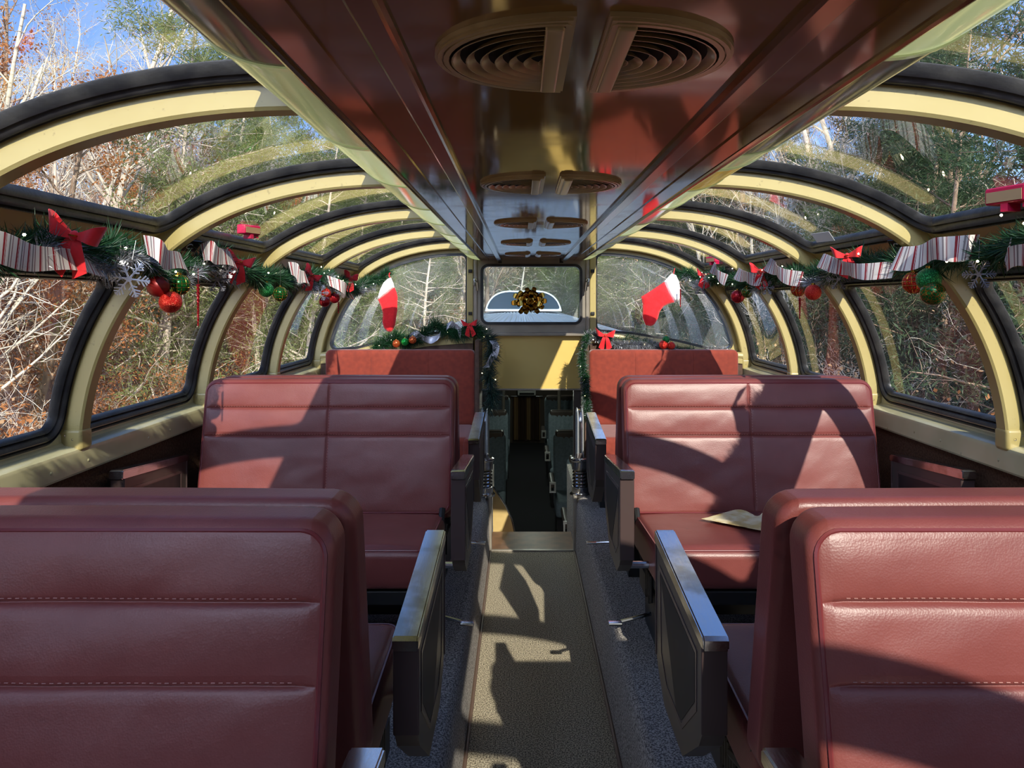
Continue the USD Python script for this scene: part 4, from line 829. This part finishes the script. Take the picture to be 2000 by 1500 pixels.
# gold gift bow on the front window
t = thing('gold_bow', 'shiny gold foil gift bow stuck on the small front window', 'bow', P(1035, 588, DB - .005)); r = np.random.default_rng(6)
for ring, (n, el, L) in enumerate(((11, 8, .125), (10, 34, .108), (7, 62, .08))):
    for k in range(n):
        a = 2 * np.pi * (k + .5 * ring) / n + r.uniform(-.15, .15); e = math.radians(el); d = np.array([math.cos(a) * math.cos(e), -math.sin(e), math.sin(a) * math.cos(e) * .82]); nn = np.array([math.cos(a) * -math.sin(e), -math.cos(e), math.sin(a) * -math.sin(e)]); w = np.cross(d, nn)
        u = np.linspace(0, 1, 17); l = L * r.uniform(.88, 1.05); p = d * (l * np.sin(np.pi * u) ** .75)[:, None] + nn * (.020 * np.sin(2 * np.pi * u) + .004)[:, None]
        v, f, uv = strip(p, w, .004 + .034 * np.abs(np.sin(2 * np.pi * u)) ** .8, .0006); obj('loop', (v, f), M['gold'], t, smooth=True)

# small fittings: tool boxes on the upper window sills, black plates on the eaves, a sticker
M['boxred'] = plain('red_box_plastic', S(176, 22, 62), .35); M['boxfront'] = plain('box_label', S(150, 120, 84), .5)
def toolbox(loc, rz, label, s=1.0):
    t = thing('emergency_box', label, 'emergency box', loc, rz, s=s); obj('body', rbox((.11, .045, .042), .005, (0, 0, 0)), M['boxred'], t); obj('label_face', tbox((-.048, -.0245, -.016), (.048, -.0232, .010)), M['boxfront'], t)
    obj('clip', tbox((-.012, -.02, -.040), (.008, .02, -.018)), M['boxred'], t); obj('clip', tbox((.040, -.012, -.034), (.052, .02, -.018)), M['boxred'], t)
toolbox(PX(486, 449, -1.12), 1.25, 'red emergency box on the left upper window frame above the bow', .85)
toolbox(PX(1975, 381, 1.12), -1.3, 'magenta emergency box on the nearest right upper window frame', 1.0)
toolbox(PX(1392, 507, 1.12), -1.2, 'small red emergency box on the farthest right upper window frame', .85)
for px, py, sg, rz, nm in ((372, 480, -1, 1.3, 'left'), (1757, 478, 1, -1.3, 'right')):
    t = thing('number_plate', f'small black plate with a pale emblem on the {nm} eave beside a rib', 'sign', PX(px, py, sg * 1.165), rz, rx=.75)
    obj('plate', rbox((.075, .006, .045), .001), M['black'], t); a = np.linspace(.6, 5.2, 14); obj('emblem', tube(np.stack([.012 * np.cos(a) - .008, np.full(14, -.0045), .009 * np.sin(a)], 1), .0022, 5), M['pae'], t)
    obj('emblem', tbox((.004, -.0048, -.010), (.014, -.0028, -.006)), M['pae'], t)
tag(obj('sticker', rbox((.10, .0016, .045), .0005).apply_transform(trimesh.transformations.euler_matrix(.7, 0, -1.25)).apply_translation(PX(1607, 463, 1.12)), M['pae'], None), 'peeling white sticker on the right upper window rubber', 'sticker')

# ---------------------------------------------------------------- outside: ground and woods
def ground_z(x, y):
    x, y = np.asarray(x, float), np.asarray(y, float); a = np.abs(x)
    h = np.where(x < 0, .25 * np.maximum(a - 5, 0), .30 * np.maximum(a - 4.5, 0)) + .16 * np.maximum(y - 40, 0) * np.clip((30 - a) / 30 + .4, 0, 1)
    return -2.6 + h + np.clip((a - 3) / 4, 0, 1) * 1.4 * (meshkit.fbm(np.stack([x / 7, y / 7, x * 0], -1), 3, 1) - .5)
gx, gy = np.meshgrid(np.concatenate([np.linspace(-90, -12, 30), np.linspace(-10, 10, 21), np.linspace(12, 90, 30)]), np.linspace(-30, 150, 80), indexing='ij')
M['litter'] = noisy('leaf_litter', S(172, 140, 106), S(208, 180, 144), 2.2, rough=1.0, detail=8.0, object_space=False, specular_ior_level=.1)
tag(obj('ground', gridmesh(np.stack([gx, gy, ground_z(gx, gy)], -1)), M['litter'], None, smooth=True), None, None, None, 'structure')

def grow(r, p, d, L, rad, lv, spec, out, tips):
    nseg = spec['seg'][lv]; pts = [p]; d = d / np.linalg.norm(d); st = L / nseg
    for k in range(nseg):
        d = d + r.normal(0, spec['wob'][lv], 3) + (0, 0, spec['trop'][lv]); d = d / np.linalg.norm(d); pts.append(pts[-1] + d * st)
    pts = np.array(pts); rr = rad * np.linspace(1, spec['tap'][lv], nseg + 1); out.append((pts, rr, spec['sides'][lv]))
    if lv + 1 >= len(spec['kids']) + 1:
        tips.append(pts); return
    k0 = spec['kids'][lv]; lo = spec['from'][lv]
    for t in np.sort(r.uniform(lo, 1, k0)):
        i = min(int(t * nseg), nseg - 1); f = t * nseg - i; b = pts[i] * (1 - f) + pts[i + 1] * f; ax = pts[i + 1] - pts[i]; ax = ax / np.linalg.norm(ax)
        s = np.cross(ax, r.normal(0, 1, 3)); s /= np.linalg.norm(s); an = math.radians(r.normal(spec['ang'][lv], 10))
        grow(r, b, ax * math.cos(an) + s * math.sin(an), L * spec['len'][lv] * r.uniform(.7, 1.25) * (1 - .55 * t if lv == 0 else 1 - .3 * t), max(np.interp(t, np.linspace(0, 1, nseg + 1), rr) * .55, spec['rmin']), lv + 1, spec, out, tips)
def tree_parts(seed, H, rad, spec, stems=1, leaf=None):
    r = np.random.default_rng(seed); out, tips = [], []
    for k in range(stems):
        b = r.normal(0, .22 if stems > 1 else 0, 3) * (1, 1, 0); grow(r, b - (0, 0, .3), np.array([r.normal(0, .12), r.normal(0, .12), 1.0]), H * r.uniform(.8, 1.1), rad * r.uniform(.7, 1.1), 0, spec, out, tips)
    mb = MB()
    for pts, rr, sd in out: mb.add(*tube(pts, rr, sd, cap=False))
    lf = None
    if leaf:
        T = np.concatenate(tips); n = leaf['n']; c = T[r.integers(0, len(T), n)] + r.normal(0, leaf['spread'], (n, 3)); a = r.normal(0, 1, (n, 3)) * (1, 1, leaf.get('flat', 1.0)) + (0, 0, leaf.get('droop', 0)); a /= np.linalg.norm(a, axis=1, keepdims=True); b = np.cross(a, r.normal(0, 1, (n, 3))); b /= np.linalg.norm(b, axis=1, keepdims=True)
        l = leaf['l'] * r.uniform(.6, 1.3, (n, 1)); w = leaf['w'] * r.uniform(.7, 1.2, (n, 1)); m = c + a * l * .5
        v = np.stack([c, m + b * w / 2, c + a * l, m - b * w / 2], 1).reshape(-1, 3); o = np.arange(n)[:, None] * 4; lf = (v, np.vstack([o + [0, 1, 2], o + [0, 2, 3]]))
    return mb.get(), lf
def bark(name, c1, c2, sc): return noisy(name, c1, c2, sc, rough=.9)
BK = {'birch': mat('birch_bark', {'t': ('texture_coordinate', {}), 'k': ('mapping', {'scale': (6, 6, 26)}), 'n': ('noise_texture', {'scale': 1.0, 'detail': 4.0}), 'r': ('rgb_ramp', {'ramp': [(0, S(84, 76, 66)), (.34, S(120, 110, 96)), (.42, S(196, 186, 168)), (1, S(224, 216, 200))]}), 'p': ('principled_bsdf', {'roughness': .9})}, [('t.object', 'k.vector'), ('k.vector', 'n.vector'), ('n.fac', 'r.fac'), ('r.color', 'p.base_color')]),
      'grey': bark('grey_bark', S(176, 160, 142), S(212, 198, 180), 5), 'brown': bark('brown_bark', S(124, 102, 84), S(164, 140, 118), 5)}
LF = {'rust': island('rust_leaves', [(0, S(178, 116, 64)), (.45, S(208, 156, 92)), (.8, S(222, 182, 120)), (1, S(214, 186, 104))], .7, 0, .4), 'tan': island('tan_leaves', [(0, S(192, 156, 116)), (.6, S(214, 182, 140)), (1, S(178, 128, 90))], .8, 0, .4),
      'cedar': island('cedar_sprays', [(0, S(66, 86, 54)), (.4, S(108, 128, 70)), (.75, S(176, 176, 90)), (1, S(220, 206, 118))], .55, 0, .4), 'pine': island('pine_needles', [(0, S(118, 130, 72)), (.5, S(166, 170, 98)), (1, S(204, 200, 124))], .6, 0, .4), 'leafy': island('dark_glossy_leaves', [(0, S(40, 62, 40)), (.5, S(78, 104, 56)), (.8, S(150, 150, 76)), (1, S(200, 170, 90))], .4, 0, .4)}
bare = dict(seg=(10, 6, 4, 3), wob=(.05, .13, .2, .25), trop=(.02, .06, .05, .03), tap=(.25, .3, .4, .5), sides=(7, 5, 4, 3), kids=(22, 6, 4), ang=(42, 46, 50), len=(.34, .42, .5), rmin=.0045); bare['from'] = (.18, .2, .15)
brush = dict(seg=(6, 5, 4, 3), wob=(.12, .2, .25, .3), trop=(.02, .03, .02, 0), tap=(.3, .3, .4, .5), sides=(5, 4, 3, 3), kids=(9, 6, 4), ang=(42, 50, 55), len=(.6, .55, .55), rmin=.0035); brush['from'] = (.1, .1, .1)
conif = dict(seg=(10, 6, 4), wob=(.03, .08, .12), trop=(.02, -.01, -.02), tap=(.15, .25, .4), sides=(7, 4, 3), kids=(58, 9), ang=(74, 50), len=(.30, .36), rmin=.004); conif['from'] = (.06, .15)
KINDS = {
 'birch_tree': ('tree', 'slender bare birch with pale bark', 'pale bare birches', [(1, 10, .10, bare, 2, None, 'birch', None), (2, 12, .12, bare, 1, None, 'birch', None), (3, 9, .07, bare, 3, None, 'birch', None)]),
 'bare_tree': ('tree', 'grey brown leafless tree with fine twigs', 'grey bare trees', [(4, 12, .15, bare, 1, None, 'grey', None), (5, 14, .18, bare, 1, dict(n=1500, spread=.12, l=.08, w=.05), 'brown', 'tan'), (15, 11, .10, bare, 2, dict(n=900, spread=.12, l=.08, w=.05), 'grey', 'rust')]),
 'oak_tree': ('tree', 'tree still holding rust brown leaves', 'rust leaved trees', [(6, 9, .13, bare, 1, dict(n=7000, spread=.16, l=.085, w=.05), 'brown', 'rust'), (7, 7, .10, bare, 1, dict(n=5200, spread=.14, l=.08, w=.05), 'grey', 'rust')]),
 'brush_shrub': ('shrub', 'tangled twiggy shrub with rusty leaves', 'rusty brush', [(8, 2.6, .035, brush, 4, dict(n=2600, spread=.08, l=.065, w=.035), 'grey', 'rust'), (9, 3.2, .04, brush, 4, dict(n=1300, spread=.1, l=.06, w=.035), 'birch', 'tan'), (10, 2.2, .03, brush, 5, dict(n=3200, spread=.08, l=.06, w=.035), 'brown', 'rust')]),
 'cedar_tree': ('tree', 'evergreen with yellow green sprays', 'evergreens', [(11, 8, .12, conif, 1, dict(n=30000, spread=.11, l=.13, w=.024, droop=-.35), 'brown', 'cedar'), (12, 6, .10, conif, 1, dict(n=24000, spread=.11, l=.12, w=.024, droop=-.35), 'brown', 'cedar')]),
 'pine_tree': ('tree', 'pale green pine', 'pines', [(13, 10, .14, conif, 1, dict(n=26000, spread=.13, l=.16, w=.024, droop=.1), 'grey', 'pine')]),
 'laurel_shrub': ('shrub', 'dark shrub with drooping leaves', 'leafy shrubs', [(14, 3.4, .05, brush, 4, dict(n=9500, spread=.11, l=.10, w=.028, droop=-.4), 'brown', 'leafy')])}
made = {}
rw_ = np.random.default_rng(77)
def plant(kind, x, y, s, zone):
    cat, lab, grp, protos = KINDS[kind]; k = int(rw_.integers(0, len(protos))); z = float(ground_z(x, y)); rz = rw_.uniform(0, 6.28); lab, grp = f'{lab}, {zone}', f'{grp}, {zone}'
    if (kind, k) not in made:
        seed, H, rad, spec, stems, leaf, bk, lf = protos[k]; w, l = tree_parts(seed, H, rad, spec, stems, leaf)
        t = thing(kind, lab, cat, (x, y, z), rz, group=grp, s=s); obj('branches', w, BK[bk], t, smooth=True)
        if l is not None: obj('foliage', l, LF[lf], t, smooth=False, kind='stuff')
        made[kind, k] = t
    else: dup(made[kind, k], kind, (x, y, z), rz, lab, grp, s=s)
def scatter(zone, kinds, n, xr, yr, smin=.85, smax=1.2):
    for _ in range(n): plant(kinds[int(rw_.integers(0, len(kinds)))], rw_.uniform(*sorted(xr)), rw_.uniform(*yr), rw_.uniform(smin, smax), zone)
z = 'front row seen through the left windows'
scatter(z, ['birch_tree'], 12, (-7.5, -12), (7, 28), .8, 1.05); scatter(z, ['oak_tree'], 12, (-8, -13), (7, 30), .6, .9); scatter(z, ['brush_shrub'], 40, (-5.4, -10.5), (4, 28))
z = 'deeper on the left bank'
scatter(z, ['brush_shrub'], 34, (-10, -22), (6, 40), 1.0, 1.5); scatter(z, ['birch_tree', 'bare_tree', 'oak_tree', 'bare_tree'], 56, (-11, -28), (8, 50), .75, 1.05); scatter(z, ['oak_tree'], 16, (-9, -16), (9, 36), .7, 1.0)
scatter(z, ['bare_tree', 'oak_tree'], 30, (-28, -50), (20, 90), .8, 1.15)
z = 'close to the right windows'
scatter(z, ['cedar_tree'], 30, (5.2, 9.5), (4, 30), .7, 1.1); scatter(z, ['laurel_shrub'], 24, (5.0, 7.5), (4, 24), .7, 1.0); scatter(z, ['birch_tree', 'bare_tree'], 10, (5.5, 12), (6, 34), .8, 1.0); scatter(z, ['brush_shrub'], 8, (4.6, 9), (5, 30), .8, 1.2)
z = 'deeper on the right bank'
scatter(z, ['cedar_tree', 'bare_tree', 'cedar_tree'], 34, (9, 30), (6, 60), .9, 1.25)
z = 'ahead left of the train'
scatter(z, ['brush_shrub', 'pine_tree', 'pine_tree'], 26, (-9, -4.4), (15, 40), .55, 1.0)
z = 'ahead right of the train'
scatter(z, ['cedar_tree', 'pine_tree', 'brush_shrub'], 24, (4.6, 9), (15, 42), .6, 1.1)
z = 'far ahead where the track curves'
scatter(z, ['pine_tree', 'bare_tree', 'pine_tree'], 70, (-15, 13), (37, 62), .8, 1.15); scatter(z, ['brush_shrub'], 40, (-13, 11), (36, 50), 1.0, 1.6); scatter(z, ['bare_tree', 'oak_tree'], 24, (-36, 36), (70, 110), 1.0, 1.3)
